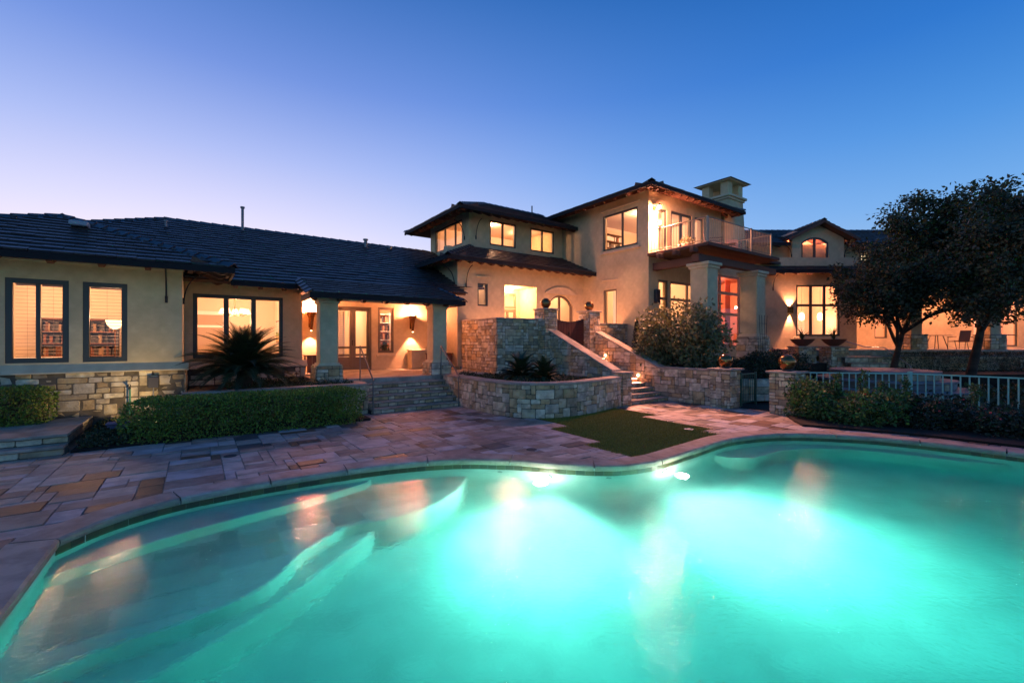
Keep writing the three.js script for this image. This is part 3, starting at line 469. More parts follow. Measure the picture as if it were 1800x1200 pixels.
fascia([-6.55, 12.73, 3.70], [0.75, 12.73, 3.70]); fascia([0.72, 12.72, 3.70], [0.72, 15.2, 3.70]);
bracket(-0.62, 13.65, 3.0, 0, -1); bracket(-0.31, 13.95, 3.0, 1, 0);
// ---- middle wing (B) with its porch
wall('U', 15.4, -0.3, 2.72, 0.1, 3.92, [[-0.11, 2.17, 1.52, 3.36]]);
part(house, 'wall', box(2.44, 2.72, 0.1, 4.0, 15.68, 17.2), stuccoM);
win('U', 15.4, -0.11, 2.17, 1.52, 3.36, { cols: [1, 1, 1], fw: 0.1, mw: 0.13, set: 0.04 });
{
  const s = new THREE.Shape([[0, 0], [0.13, 0], [0.13, 0.03], [0, 0.2]].map(([x, y]) => new THREE.Vector2(x, y)));
  part(house, 'ledge', muv(new THREE.ExtrudeGeometry(s, { depth: 3.02, bevelEnabled: false }).rotateY(-Math.PI / 2).translate(2.85, 1.22, -15.4)), trimM);
  lay(house, MH, straight(-0.2, 15.36, 2.8, 15.36), 3.0, 0.6, () => 1.22, { cell: 0.15, seed: 14, sizes: ASHLAR, mats: stoneMs.slice(3, 5).concat(stoneMs.slice(1, 2), stoneMs.slice(7)) });
  part(house, 'stone_footing', box(-0.3, 2.78, 0, 1.22, 15.34, 15.4), mortarM); part(house, 'stone_footing', box(2.72, 2.78, 0, 1.22, 15.4, 17.2), mortarM);
}
room(-0.25, 2.4, 15.68, 19.2, 0.9, 3.9);
wall('U', 17.2, 2.72, 8.46, 0.8, 4.5, [[4.14, 5.51, 0.9, 3.32], [5.76, 6.40, 1.55, 3.34]]);
{ // french doors: two leaves, each with a tall and a low light
  for (const [x0, x1] of [[4.19, 4.82], [4.83, 5.46]]) { const d = win('U', 17.2, x0, x1, 0.93, 3.27, { rows: [0.55, 0.35, 1.7], fw: 0.1, mw: 0.09, set: 0.1, mat: brassFrameM, name: 'door' }); part(d, 'handle', bar(P(x0 < 4.5 ? 4.78 : 4.87, 17.17, 1.85), P(x0 < 4.5 ? 4.78 : 4.87, 17.17, 2.05), 0.014), ironM); part(d, 'kick_panel', box(x0 + 0.08, x1 - 0.08, 0.99, 1.4, 17.33, 17.36), brassFrameM); }
  part(house, 'door_frame', join([box(4.14, 4.19, 0.9, 3.32, 17.22, 17.36), box(5.46, 5.51, 0.9, 3.32, 17.22, 17.36), box(4.19, 5.46, 3.27, 3.32, 17.22, 17.36)]), brassFrameM);
  win('U', 17.2, 5.76, 6.40, 1.55, 3.34, { fw: 0.085, set: 0.03, mat: brassFrameM });
  part(house, 'window_sill', rbox(5.68, 6.48, 1.42, 1.5, 17.1, 17.2, 0.015), trimM);
}
room(3.0, 5.55, 17.48, 20.6, 0.9, 3.7); room(5.66, 8.4, 17.48, 20.0, 0.9, 3.7, { mat: roomRedM });
part(house, 'porch_floor', rbox(2.75, 8.44, 0.55, 0.9, 13.35, 17.19, 0.02), capM);
part(house, 'porch_ceiling', box(2.6, 7.25, 3.5, 3.53, 13.96, 17.19), trimM);
part(house, 'porch_beam', box(2.75, 7.2, 3.22, 3.5, 13.55, 13.95), trimM);
for (const a of [3.1, 6.62]) {
  const c = part(house, 'column', rbox(a - 0.25, a + 0.25, 1.32, 3.12, 13.5, 14.0, 0.02), stuccoM);
  part(c, 'capital', join([rbox(a - 0.29, a + 0.29, 3.1, 3.2, 13.46, 14.04, 0.02), rbox(a - 0.33, a + 0.33, 3.2, 3.28, 13.42, 14.08, 0.02)]), trimM);
  part(c, 'plinth_body', box(a - 0.36, a + 0.36, 0.9, 1.3, 13.39, 14.11), mortarM);
  lay(c, MH, straight(a - 0.36, 13.39, a + 0.36, 13.39), 0.72, 0.9, () => 1.3, { cell: 0.1, seed: 20 + a }); lay(c, MH, straight(a - 0.36, 14.11, a - 0.36, 13.39), 0.72, 0.9, () => 1.3, { cell: 0.1, seed: 30 + a });
  part(c, 'plinth_cap', join([rbox(a - 0.34, a + 0.34, 1.29, 1.33, 13.41, 14.09, 0.01), rbox(a - 0.29, a + 0.29, 1.32, 1.38, 13.46, 14.04, 0.015)]), trimM);
}
roofPlane([-7.3, 14.5, 3.67], [9.8, 14.5, 3.67], [0, 1], 0.45, [[9.6, 0], [9.95, 0], [10.1, 0.72], [14.6, 0.72], [14.95, 0.4], [15.7, 0.4], [15.7, 1.3], [17.1, 1.3], [17.1, 6.3], [6.3, 6.3], [0, 0]].slice(0), { rafters: 0, seed: 6 });
roofPlane([0.75, 14.5, 3.67], [2.6, 14.5, 3.67], [0, 1], 0.45, [[0, 0], [1.85, 0], [1.85, 0.02], [0, 0.02]], { rafters: 0.62, seed: 7, rl: 0.75 });
roofPlane([2.55, 13.1, 3.34], [7.3, 13.1, 3.34], [0, 1], 0.305, [[0, 0], [4.75, 0], [4.75, 2.12], [0, 2.12]], { rafters: 0.68, seed: 8 });
roofPlane([-7.3, 27.1, 3.67], [9.8, 27.1, 3.67], [0, -1], 0.45, [[0, 0], [17.1, 0], [17.1, 6.3], [6.3, 6.3]], { seed: 9 });
roofPlane([-7.3, 14.5, 3.67], [-7.3, 27.1, 3.67], [1, 0], 0.45, [[0, 0], [12.6, 0], [6.3, 6.3]], { seed: 10 });
ridge([-1.0, 20.8, 6.5], [9.6, 20.8, 6.5]); ridge([-7.3, 14.5, 3.7], [-1, 20.8, 6.5]); ridge([2.55, 13.12, 3.34], [2.55, 15.0, 3.91], { lift: 0.03 }); ridge([7.3, 13.12, 3.34], [7.3, 15.0, 3.91], { lift: 0.03 });
fascia([0.75, 14.48, 3.6], [2.5, 14.48, 3.6]); fascia([2.5, 13.08, 3.26], [7.35, 13.08, 3.26]); 
part(house, 'rake_board', box(2.5, 2.56, 3.2, 3.36, 13.1, 14.4), deckM); part(house, 'rake_board', box(7.3, 7.35, 3.2, 3.36, 13.1, 15), deckM);
// pipes and vents on the roofs: [x, b, run height, radius, length]
for (const [x, b, y, r, h] of [[1.45, 20.5, 6.3, 0.05, 1.0], [6.2, 20.2, 6.15, 0.07, 0.45], [7.35, 20.3, 6.2, 0.08, 0.2], [-0.9, 19.6, 5.9, 0.04, 0.3]]) { const v = part(house, 'vent_pipe', join([new THREE.CylinderGeometry(r, r, h + 0.3, 10).translate(x, y + h / 2 - 0.15, -b), new THREE.CylinderGeometry(r * 1.6, r * 1.6, 0.06, 10).translate(x, y + h, -b)]), std(0.2, 0.2, 0.2, { metalness: 0.5, roughness: 0.5 })); part(v, 'flashing', new THREE.CylinderGeometry(r * 1.4, r * 2.6, 0.12, 10).translate(x, y, -b), std(0.22, 0.22, 0.22, { metalness: 0.4, roughness: 0.5 })); }
part(house, 'roof_vent', rbox(-2.55, -2.2, 4.82, 4.95, 14.9, 15.25, 0.04).rotateX(0), std(0.3, 0.34, 0.36, { roughness: 0.4 }));
// ---- entry block (C): lower storey
wall('U', 15.7, 8.46, 15.4, 1.0, 5.6, [[9.40, 9.90, 3.47, 4.41], [10.74, 12.49, 1.9, 4.44], [13.18, 14.74, 2.3, 4.18, 0.5]]);
wall('V', 8.46, 15.98, 21.2, 0.8, 5.6);
part(house, 'wall', box(8.46, 15.4, 5.6, 6.0, 16.6, 16.9), stuccoM);
win('U', 15.7, 9.40, 9.90, 3.47, 4.41, { fw: 0.055, set: 0.03 }); win('U', 15.7, 13.18, 14.74, 2.3, 4.18, { arch: 0.5, cols: [1, 1], fw: 0.09, mw: 0.1, set: 0.1, mat: brassFrameM });
part(house, 'wall_band', box(9.32, 9.98, 4.66, 4.71, 15.66, 15.7), trimM);
part(house, 'arch_band', (() => { const p = outline(13.0, 14.92, 4.2, 4.56, 0.3, THREE.Shape); p.holes.push(outline(13.08, 14.84, 4.19, 4.5, 0.29)); return muv(new THREE.ExtrudeGeometry(p, { depth: 0.05, bevelEnabled: false }).translate(0, 0, -15.7)); })(), trimM);
// the recessed entry: side walls, ceiling, a door with a transom
part(house, 'entry_recess', join([box(10.6, 10.74, 1.9, 4.5, 15.98, 17.0), box(12.49, 12.63, 1.9, 4.5, 15.98, 17.0), box(10.6, 12.63, 4.44, 4.54, 15.98, 17.1)]), stuccoM);
wall('U', 17.0, 10.6, 12.63, 1.9, 4.5, [[10.9, 12.3, 1.95, 4.25]], { thick: 0.15 });
{ const d = win('U', 17.0, 10.9, 12.3, 1.95, 3.5, { cols: [1, 0.45], fw: 0.12, mw: 0.12, set: 0.02, mat: brassFrameM, name: 'door' }); part(d, 'handle', bar(P(11.75, 16.96, 2.7), P(11.75, 16.96, 3.0), 0.02), ironM); win('U', 17.0, 10.9, 12.3, 3.55, 4.25, { fw: 0.09, set: 0.02, mat: brassFrameM }); }
room(9.0, 10.4, 15.98, 18.5, 1.9, 5.0); room(10.7, 12.55, 17.15, 19.4, 1.9, 4.9); room(12.75, 15.2, 15.98, 19.4, 1.9, 4.9);
ceilingLamp(P(11.6, 16.45, 4.43), 'round ceiling lamp glowing in the recessed entry', 17);
// lower roof, two slopes round the corner
roofPlane([7.6, 14.85, 5.22], [15.4, 14.85, 5.22], [0, 1], 0.43, [[0, 0], [7.8, 0], [7.8, 2.45], [2.35, 2.35]], { rafters: 0.5, seed: 12, rl: 0.8 });
roofPlane([7.6, 14.85, 5.22], [7.6, 21.5, 5.22], [1, 0], 0.43, [[0, 0], [6.65, 0], [6.65, 2.35], [2.35, 2.35]], { rafters: 0.6, seed: 13, rl: 0.8 });
ridge([7.6, 14.85, 5.25], [9.9, 17.15, 6.24]); fascia([7.55, 14.83, 5.14], [15.4, 14.83, 5.14]); fascia([7.58, 14.8, 5.14], [7.58, 21.5, 5.14]);
bracket(8.85, 15.7, 4.25, 0, -1); bracket(8.46, 15.9, 4.25, -1, 0);
// upper storey
wall('U', 17.2, 9.86, 15.4, 5.9, 7.9, [[10.95, 12.43, 6.44, 7.58], [13.32, 14.83, 6.44, 7.58]]); wall('V', 9.86, 17.48, 21.2, 5.9, 7.9, [[17.86, 20.65, 6.45, 7.6]]);
win('U', 17.2, 10.95, 12.43, 6.44, 7.58, { cols: [1, 1], fw: 0.07, mw: 0.09, set: 0.03 }); win('U', 17.2, 13.32, 14.83, 6.44, 7.58, { cols: [1, 1], fw: 0.07, mw: 0.09, set: 0.03 }); win('V', 9.86, 17.86, 20.65, 6.45, 7.6, { cols: [1, 1.6, 1.4], fw: 0.07, mw: 0.09, set: 0.03 });
part(house, 'room_wall', join([box(10.14, 15.3, 7.85, 7.9, 17.48, 21), box(10.14, 15.3, 6.0, 7.85, 20.9, 21)]), roomM); part(house, 'room_floor', box(10.14, 15.3, 5.9, 5.98, 17.48, 21), floorM);
ceilingLamp(P(11.9, 18.6, 7.84), 'glowing round ceiling lamp behind the left upper window', 11);
ceilingLamp(P(14.1, 19.2, 7.84), 'round ceiling lamp in the upper room behind the narrow window pair', 7);
roofPlane([8.8, 16.1, 7.62], [15.6, 16.1, 7.62], [0, 1], 0.43, [[0, 0], [6.8, 0], [6.8, 2.96], [2.96, 2.96]], { rafters: 0.5, seed: 15, rl: 0.9 });
roofPlane([8.8, 16.1, 7.62], [8.8, 22.02, 7.62], [1, 0], 0.43, [[0, 0], [5.92, 0], [2.96, 2.96]], { rafters: 0.5, seed: 16, rl: 0.9 });
roofPlane([8.8, 22.02, 7.62], [15.6, 22.02, 7.62], [0, -1], 0.43, [[0, 0], [6.8, 0], [6.8, 2.96], [2.96, 2.96]], { seed: 17 });
ridge([8.8, 16.1, 7.65], [11.76, 19.06, 8.92]); ridge([8.8, 22.02, 7.65], [11.76, 19.06, 8.92]); ridge([11.76, 19.06, 8.92], [15.6, 19.06, 8.92]); fascia([8.75, 16.08, 7.55], [15.4, 16.08, 7.55]); fascia([8.78, 16.05, 7.55], [8.78, 22, 7.55]);
bracket(10.2, 17.2, 6.65, 0, -1); bracket(9.86, 17.6, 6.65, -1, 0);
part(house, 'vent_pipe', new THREE.CylinderGeometry(0.03, 0.03, 0.5, 8).translate(13.4, 8.4, -17.2), darkM);
// ---- balcony wing (D)
wall('V', 15.4, 11.83, 20, 0.9, 8.4, [[12.40, 14.39, 6.18, 7.81], [13.57, 14.36, 2.5, 4.38]]);
win('V', 15.4, 12.40, 14.39, 6.18, 7.81, { cols: [1, 1.3], fw: 0.07, mw: 0.08, set: 0.03 }); win('V', 15.4, 13.57, 14.36, 2.5, 4.38, { fw: 0.07, set: 0.04, mat: brassFrameM });
part(house, 'window_sill', box(15.3, 15.4, 6.02, 6.12, 12.25, 14.5), trimM); part(house, 'wall_band', box(15.35, 15.4, 8.0, 8.05, 12.3, 14.5), trimM); part(house, 'wall_band', box(15.35, 15.4, 4.8, 4.84, 13.5, 14.42), trimM);
part(house, 'curtain', (() => { const g = new THREE.PlaneGeometry(0.5, 1.9, 24, 1), p = g.attributes.position; for (let i = 0; i < p.count; i++) p.setZ(i, 0.03 * Math.sin(p.getX(i) * 60)); g.computeVertexNormals(); return g.rotateY(-Math.PI / 2).translate(15.85, 3.45, -13.95); })(), phys(0.8, 0.76, 0.7, { transmission: 0.3, thickness: 0, roughness: 1 }));
wall('U', 11.83, 15.68, 21, 5.3, 8.4, [[16.03, 16.65, 5.9, 7.7], [16.95, 18.52, 5.75, 7.75], [18.75, 19.45, 5.95, 7.75]]); wall('U', 11.83, 15.68, 19.9, 0.9, 5.298, [[16.05, 16.75, 1.8, 4.65], [16.9, 19.6, 1.8, 4.65]]);
win('U', 11.83, 16.03, 16.65, 5.9, 7.7, { fw: 0.05, set: 0.04 }); win('U', 11.83, 16.95, 18.52, 5.75, 7.75, { cols: [1, 1], fw: 0.09, mw: 0.16, set: 0.04, name: 'balcony_door' }); win('U', 11.83, 18.75, 19.45, 5.95, 7.75, { fw: 0.06, set: 0.04 });
win('U', 11.83, 16.05, 16.75, 1.8, 4.65, { rows: [2.1, 0.75], fw: 0.09, mw: 0.12, set: 0.05, mat: brassFrameM }); win('U', 11.83, 16.9, 19.6, 1.8, 4.65, { cols: [1, 1], rows: [2.1, 0.75], fw: 0.09, mw: 0.12, set: 0.05, mat: brassFrameM });
room(15.78, 20.8, 12.11, 16.4, 5.7, 8.1, { side: 'l' }); room(15.78, 19.75, 12.11, 16.6, 1.7, 5.2, { side: 'l' });
roofPlane([14.5, 11.0, 8.26], [21.6, 11.0, 8.26], [0, 1], 0.4, [[0, 0], [7.1, 0], [3.55, 3.55]], { rafters: 0.5, seed: 21, rl: 0.85 });
roofPlane([14.5, 11.0, 8.26], [14.5, 20.5, 8.26], [1, 0], 0.4, [[0, 0], [9.5, 0], [9.5, 3.55], [3.55, 3.55]], { rafters: 0.62, seed: 22, rl: 0.85 });
roofPlane([21.6, 11.0, 8.26], [21.6, 20.5, 8.26], [-1, 0], 0.4, [[0, 0], [9.5, 0], [9.5, 3.55], [3.55, 3.55]], { seed: 23, rafters: 0.62 });
ridge([14.5, 11, 8.3], [18.05, 14.55, 9.7]); ridge([21.6, 11, 8.3], [18.05, 14.55, 9.7]); ridge([18.05, 14.55, 9.7], [18.05, 20.5, 9.7]); fascia([14.45, 10.98, 8.19], [21.65, 10.98, 8.19]); fascia([14.48, 10.95, 8.19], [14.48, 20.5, 8.19]); fascia([21.62, 10.95, 8.19], [21.62, 20.5, 8.19]);
// balcony: deck, joists, beams, columns, railing
part(house, 'balcony_deck', rbox(15.3, 20.9, 5.55, 5.68, 9.1, 11.83, 0.02), beamM);
for (let a = 15.75; a < 20.8; a += 0.62) part(house, 'joist', muv(new THREE.ExtrudeGeometry(new THREE.Shape([[8.75, 5.45], [8.95, 5.3], [11.8, 5.3], [11.8, 5.54], [8.75, 5.54]].map(([x, y]) => new THREE.Vector2(-x, y))), { depth: 0.14, bevelEnabled: false }).rotateY(-Math.PI / 2).rotateY(Math.PI).translate(a, 0, 0)).applyMatrix4(M4().makeScale(1, 1, 1)), beamM);
for (let b = 9.6; b < 11.8; b += 0.75) part(house, 'joist_end', rbox(15.0, 15.32, 5.34, 5.53, b - 0.08, b + 0.08, 0.02), beamM);
part(house, 'beam', rbox(15.2, 21.3, 4.99, 5.28, 9.42, 9.72, 0.02), beamM); part(house, 'beam', rbox(15.62, 15.92, 4.98, 5.29, 9.73, 11.8, 0.02), beamM);
for (const a of [15.8, 19.5]) {
  const c = part(house, 'column', rbox(a - 0.36, a + 0.36, 2.25, 4.78, 9.22, 9.94, 0.03), stuccoM);
  part(c, 'capital', join([rbox(a - 0.41, a + 0.41, 4.76, 4.86, 9.17, 9.99, 0.02), rbox(a - 0.47, a + 0.47, 4.86, 4.98, 9.11, 10.05, 0.03)]), trimM);
  part(c, 'plinth_body', box(a - 0.46, a + 0.46, 1.0, 2.2, 9.12, 10.04), mortarM); part(c, 'plinth_cap', join([rbox(a - 0.44, a + 0.44, 2.18, 2.25, 9.14, 10.02, 0.02), rbox(a - 0.4, a + 0.4, 2.24, 2.32, 9.18, 9.98, 0.02)]), trimM);
  lay(c, MH, straight(a - 0.46, 9.12, a + 0.46, 9.12), 0.92, 1.2, () => 2.2, { cell: 0.13, seed: 50 + a, sizes: ASHLAR }); lay(c, MH, straight(a - 0.46, 10.04, a - 0.46, 9.12), 0.92, 1.2, () => 2.2, { cell: 0.13, seed: 60 + a, sizes: ASHLAR });
}
{ // balcony railing
  const railM = std(0.30, 0.26, 0.18, { roughness: 0.45, metalness: 0.5 }), y0 = 5.72, y1 = 6.62, rail = part(house, 'railing', join([bar(P(15.4, 11.75, y1), P(15.4, 9.2, y1), 0.022), bar(P(15.4, 9.2, y1), P(20.3, 9.2, y1), 0.022), bar(P(20.3, 9.2, y1), P(20.3, 11.9, y1), 0.022), bar(P(15.4, 11.75, y0 + 0.06), P(15.4, 9.2, y0 + 0.06), 0.015), bar(P(15.4, 9.2, y0 + 0.06), P(20.3, 9.2, y0 + 0.06), 0.015), bar(P(20.3, 9.2, y0 + 0.06), P(20.3, 11.9, y0 + 0.06), 0.015)]), railM);
  for (const [a, b] of [[15.4, 9.2], [18.6, 9.2], [20.3, 9.2]]) part(rail, 'post', rbox(a - 0.035, a + 0.035, 5.68, 6.66, b - 0.035, b + 0.035, 0.01), railM);
  const put = (a, b) => part(rail, 'baluster', bar(P(a, b, y0 - 0.03), P(a, b, y1), 0.009, 6), railM);
  for (let b = 9.34; b < 11.7; b += 0.13) put(15.4, b); for (let a = 15.53; a < 20.2; a += 0.13) put(a, 9.2); for (let b = 9.34; b < 11.8; b += 0.13) put(20.3, b);
}
// chimney with open lantern top
{ const a = 22.1, b = 12.4, c = part(house, 'chimney', muv(new THREE.CylinderGeometry(1.0, 1.16, 2.9, 4).rotateY(Math.PI / 4).translate(a, 7.65, -b)), stuccoM);
  part(c, 'chimney_band', join([rbox(a - 0.78, a + 0.78, 9.08, 9.18, b - 0.78, b + 0.78, 0.03), rbox(a - 0.86, a + 0.86, 9.18, 9.3, b - 0.86, b + 0.86, 0.03)]), trimM);
  for (const [x, z] of [[-1, -1], [1, -1], [-1, 1], [1, 1]]) part(c, 'chimney_pier', rbox(a + x * 0.5 - 0.2, a + x * 0.5 + 0.2, 9.3, 9.95, b + z * 0.5 - 0.2, b + z * 0.5 + 0.2, 0.02), stuccoM);
  part(c, 'chimney_cornice', rbox(a - 0.9, a + 0.9, 9.95, 10.02, b - 0.9, b + 0.9, 0.02), trimM); part(c, 'chimney_roof', muv(new THREE.CylinderGeometry(0.05, 1.42, 0.38, 4, 1).rotateY(Math.PI / 4).translate(a, 10.2, -b)), tileMs[0]); }
// ---- glazed link (E)
wall('U', 11.83, 19.902, 25.6, 0.9, 5.45, [[20.05, 24.7, 1.7, 5.28]]);
part(house, 'wall', box(21.002, 25.6, 5.45, 6.2, 11.85, 12.1), stuccoM);
win('U', 11.83, 20.05, 24.7, 1.7, 5.28, { cols: [1, 2.1, 0.9, 1.2], rows: [1.5, 1.0, 0.75], fw: 0.09, mw: 0.16, set: 0.05, mat: std(0.2, 0.16, 0.12, { roughness: 0.5 }) });
room(20.05, 25.5, 12.11, 16.5, 1.7, 5.4, { mat: roomRedM }); part(house, 'flat_roof', box(21.65, 26.5, 6.2, 6.35, 11.3, 17), deckM);
// ---- right wing (F), facing the camera: world axes
const FD = 24.3;
wall('U', FD, 13.6, 18.9, 0.9, 6.6, [[15.58, 17.98, 2.3, 5.1]], { m: MI }); win('U', FD, 15.58, 17.98, 2.3, 5.1, { cols: [1, 1, 1], rows: [1.55, 1], fw: 0.09, mw: 0.14, set: 0.04, m: MI });
part(house, 'window_sill', rbox(15.4, 18.15, 2.14, 2.24, FD - 0.1, FD, 0.015), trimM, MI);
room(13.9, 18.6, FD + 0.28, FD + 3.4, 1.6, 5.7, { m: MI });
part(house, 'wall', box(13.6, 34, 6.3, 7.5, FD + 0.9, FD + 1.15), stuccoM, MI);
roofPlane([13.7, FD - 0.9, 5.75], [19.6, FD - 0.9, 5.75], [0, 1], 0.36, [[0, 0], [5.9, 0], [5.9, 1.85], [0, 1.85]], { m: MI, rafters: 0.7, seed: 31, rl: 0.8 }); fascia([13.7, FD - 0.92, 5.67], [19.6, FD - 0.92, 5.67], MI);
roofPlane([13.0, FD - 0.1, 7.36], [15.2, FD - 0.1, 7.36], [0, 1], 0.4, [[0, 0], [2.2, 0], [2.2, 4.2], [0, 4.2]], { m: MI, seed: 32, rafters: 0.8, rl: 0.9 }); roofPlane([18.9, FD - 0.1, 7.36], [34, FD - 0.1, 7.36], [0, 1], 0.4, [[0, 0], [15.1, 0], [15.1, 4.2], [0, 4.2]], { m: MI, seed: 39, rafters: 0.8, rl: 0.9 }); roofPlane([15.2, FD - 0.1, 7.36], [18.9, FD - 0.1, 7.36], [0, 1], 0.4, [[0, 1.6], [3.7, 1.6], [3.7, 4.2], [0, 4.2]], { m: MI, seed: 40 }); ridge([13, FD + 4.1, 9.05], [34, FD + 4.1, 9.05], { m: MI }); fascia([13.0, FD - 0.12, 7.28], [15.2, FD - 0.12, 7.28], MI); fascia([18.9, FD - 0.12, 7.28], [34, FD - 0.12, 7.28], MI);
roofPlane([13.0, FD + 8.3, 7.36], [34, FD + 8.3, 7.36], [0, -1], 0.4, [[0, 0], [21, 0], [21, 4.2], [0, 4.2]], { m: MI, seed: 33 });
{ // dormer gable with an arched window
  const s = new THREE.Shape([[15.6, 6.3], [18.5, 6.3], [18.5, 7.75], [17.05, 8.5], [15.6, 7.75]].map(([x, y]) => new THREE.Vector2(x, y))); s.holes.push(outline(16.12, 17.64, 6.35, 7.8, 0.3));
  part(house, 'dormer_wall', muv(new THREE.ExtrudeGeometry(s, { depth: 0.25, bevelEnabled: false }).translate(0, 0, -FD - 0.65)), stuccoM, MI);
  win('U', FD + 0.4, 16.12, 17.64, 6.35, 7.8, { arch: 0.3, cols: [1, 1], fw: 0.09, mw: 0.12, set: 0.03, m: MI });
  part(house, 'room_wall', join([box(15.85, 15.95, 6.2, 7.7, FD + 0.65, FD + 2.6), box(18.2, 18.3, 6.2, 7.7, FD + 0.65, FD + 2.6), box(15.85, 18.3, 6.2, 8.2, FD + 2.6, FD + 2.7), box(15.85, 18.3, 8.1, 8.2, FD + 0.65, FD + 2.7), box(15.85, 18.3, 6.1, 6.2, FD + 0.65, FD + 2.7)]), std(0.72, 0.46, 0.33, { roughness: 0.95 }), MI);
  roofPlane([15.1, FD - 0.1, 7.62], [15.1, FD + 3.6, 7.62], [1, 0], 0.52, [[0, 0], [3.7, 0], [3.7, 1.95], [0, 1.95]], { m: MI, seed: 34 }); roofPlane([19.0, FD - 0.1, 7.62], [19.0, FD + 3.6, 7.62], [-1, 0], 0.52, [[0, 0], [3.7, 0], [3.7, 1.95], [0, 1.95]], { m: MI, seed: 35 }); ridge([17.05, FD - 0.1, 8.65], [17.05, FD + 3.4, 8.65], { m: MI });
  for (const [x, q] of [[15.1, 17.05], [19.0, 17.05]]) { const A = P(x, FD - 0.12, 7.55), B = P(q, FD - 0.12, 8.57), d = B.clone().sub(A), L = d.length(); d.normalize(); part(house, 'barge_board', muv(new THREE.BoxGeometry(L, 0.14, 0.05).translate(L / 2, 0, 0)).applyMatrix4(M4().makeBasis(d, V3(0, 0, 1).cross(d), V3(0, 0, 1)).setPosition(A)), beamM, MI); }
  bracket(15.6, FD + 0.4, 6.75, -1, 0, MI, 0.6, 0.4); bracket(18.5, FD + 0.4, 6.75, 1, 0, MI, 0.6, 0.4); bracket(14.3, FD, 4.85, 0, -1, MI); }
win('U', FD + 0.86, 19.75, 20.35, 6.5, 7.15, { m: MI, fw: 0.06, set: 0, pane: glowM(1, 0.75, 0.4, 0.8), name: 'lit_window' });
// covered terrace at the right: floor, back wall with tall windows, roof, columns
part(house, 'terrace_floor', rbox(13.4, 34, 1.3, 1.6, 21.4, 27.5, 0.02), capM, MI);
wall('U', 27.5, 18.6, 34, 1.5, 5.4, [[18.95, 19.75, 1.65, 4.6], [22.5, 23.3, 2.2, 4.4], [28.6, 29.8, 1.7, 4.6], [30.2, 31.4, 1.7, 4.6], [31.8, 33, 1.7, 4.6]], { m: MI });
win('U', 27.5, 18.95, 19.75, 1.65, 4.6, { rows: [1, 2], m: MI }); win('U', 27.5, 22.5, 23.3, 2.2, 4.4, { m: MI }); for (const x of [28.6, 30.2, 31.8]) win('U', 27.5, x, x + 1.2, 1.7, 4.6, { rows: [0.6, 2], m: MI });
room(18.8, 24, 27.78, 30.5, 1.6, 5.0, { m: MI }); room(27.5, 33.8, 27.78, 30.5, 1.6, 5.0, { m: MI });
part(house, 'wall', box(18.62, 18.9, 1.5, 6.3, FD + 0.28, 27.5), stuccoM, MI);
part(house, 'terrace_ceiling', box(18.9, 34, 5.2, 5.3, 21.9, 27.5), deckM, MI);
roofPlane([19.6, 21.4, 5.1], [34, 21.4, 5.1], [0, 1], 0.32, [[0, 0], [14.4, 0], [14.4, 4], [0, 4]], { m: MI, rafters: 0.7, seed: 36 }); fascia([19.6, 21.38, 5.02], [34, 21.38, 5.02], MI);
for (const x of [20.0, 23.9, 27.6, 31.4]) { const c = part(house, 'column', rbox(x - 0.27, x + 0.27, 2.3, 5.2, 21.9, 22.44, 0.03), stuccoM, MI); part(c, 'plinth_body', box(x - 0.4, x + 0.4, 1.6, 2.3, 21.77, 22.57), mortarM, MI); lay(c, MI, straight(x - 0.4, 21.77, x + 0.4, 21.77), 0.8, 1.6, () => 2.3, { cell: 0.14, seed: 80 + x, sizes: ASHLAR }); lay(c, MI, straight(x - 0.4, 22.57, x - 0.4, 21.77), 0.8, 1.6, () => 2.3, { cell: 0.14, seed: 90 + x, sizes: ASHLAR }); part(c, 'plinth_cap', rbox(x - 0.43, x + 0.43, 2.3, 2.36, 21.74, 22.6, 0.02), capM, MI); }
roofPlane([21.5, 30.5, 9.0], [27, 30.5, 9.0], [0, 1], 0.45, [[0, 0], [5.5, 0], [2.75, 2.75]], { m: MI, seed: 37 }); roofPlane([21.5, 30.5, 9.0], [21.5, 36, 9.0], [1, 0], 0.45, [[0, 0], [5.5, 0], [2.75, 2.75]], { m: MI, seed: 38 }); part(house, 'wall', box(22.3, 26.2, 6, 9.2, 31.3, 35), stuccoM, MI);
part(house, 'tile_covering', mergeGeometries(restTiles.map(flat2)), tileM, MI).userData.kind = 'stuff';
function flat2(g) { const q = g.index ? g.toNonIndexed() : g; return q; }

// ------------------------------------------------------------------ terraces, steps and stone walls
const soilM = std(0.05, 0.04, 0.028, { map: T.soil, roughness: 1 });
const bed = (name, pts, y0, y1, m = MH) => structure(name, prism(pts, y0, y1), soilM, m);
bed('planting_bed', [[-0.2, 12.6], [3.7, 12.6], [3.7, 13.34], [2.7, 13.34], [2.7, 15.34], [-0.2, 15.34]], -0.06, 0.76);
bed('hedge_bed', [[-1.86, 11.05], [3.62, 11.35], [3.62, 12.3], [-0.3, 12.3], [-0.3, 13.55], [-1.86, 13.55]], -0.06, 0.04);
bed('planter_soil', [[6.9, 13.3], [6.9, 10.3], [7.4, 9.2], [8.1, 9.0], [9.3, 9.15], [10.6, 9.5], [10.6, 12.8], [8.7, 13.1], [8.7, 15.6], [8.4, 15.6], [8.4, 13.3]], -0.06, 0.82);
structure('entry_terrace', prism([[8.95, 13.25], [15.38, 13.25], [15.38, 15.69], [8.95, 15.69]], 0.0, 1.36), capM, MH);
bed('shrub_bed', [[13.42, 7.7], [16.4, 7.7], [20.5, 8.2], [24, 8.4], [25, 11.8], [15.38, 11.8], [15.38, 12.7], [13.42, 12.7]], -0.06, 1.0);
bed('terrace_bank', [[13.4, 17.6], [16.5, 18.6], [34, 18.6], [34, 21.35], [13.4, 21.35]], -0.06, 0.62, MI);
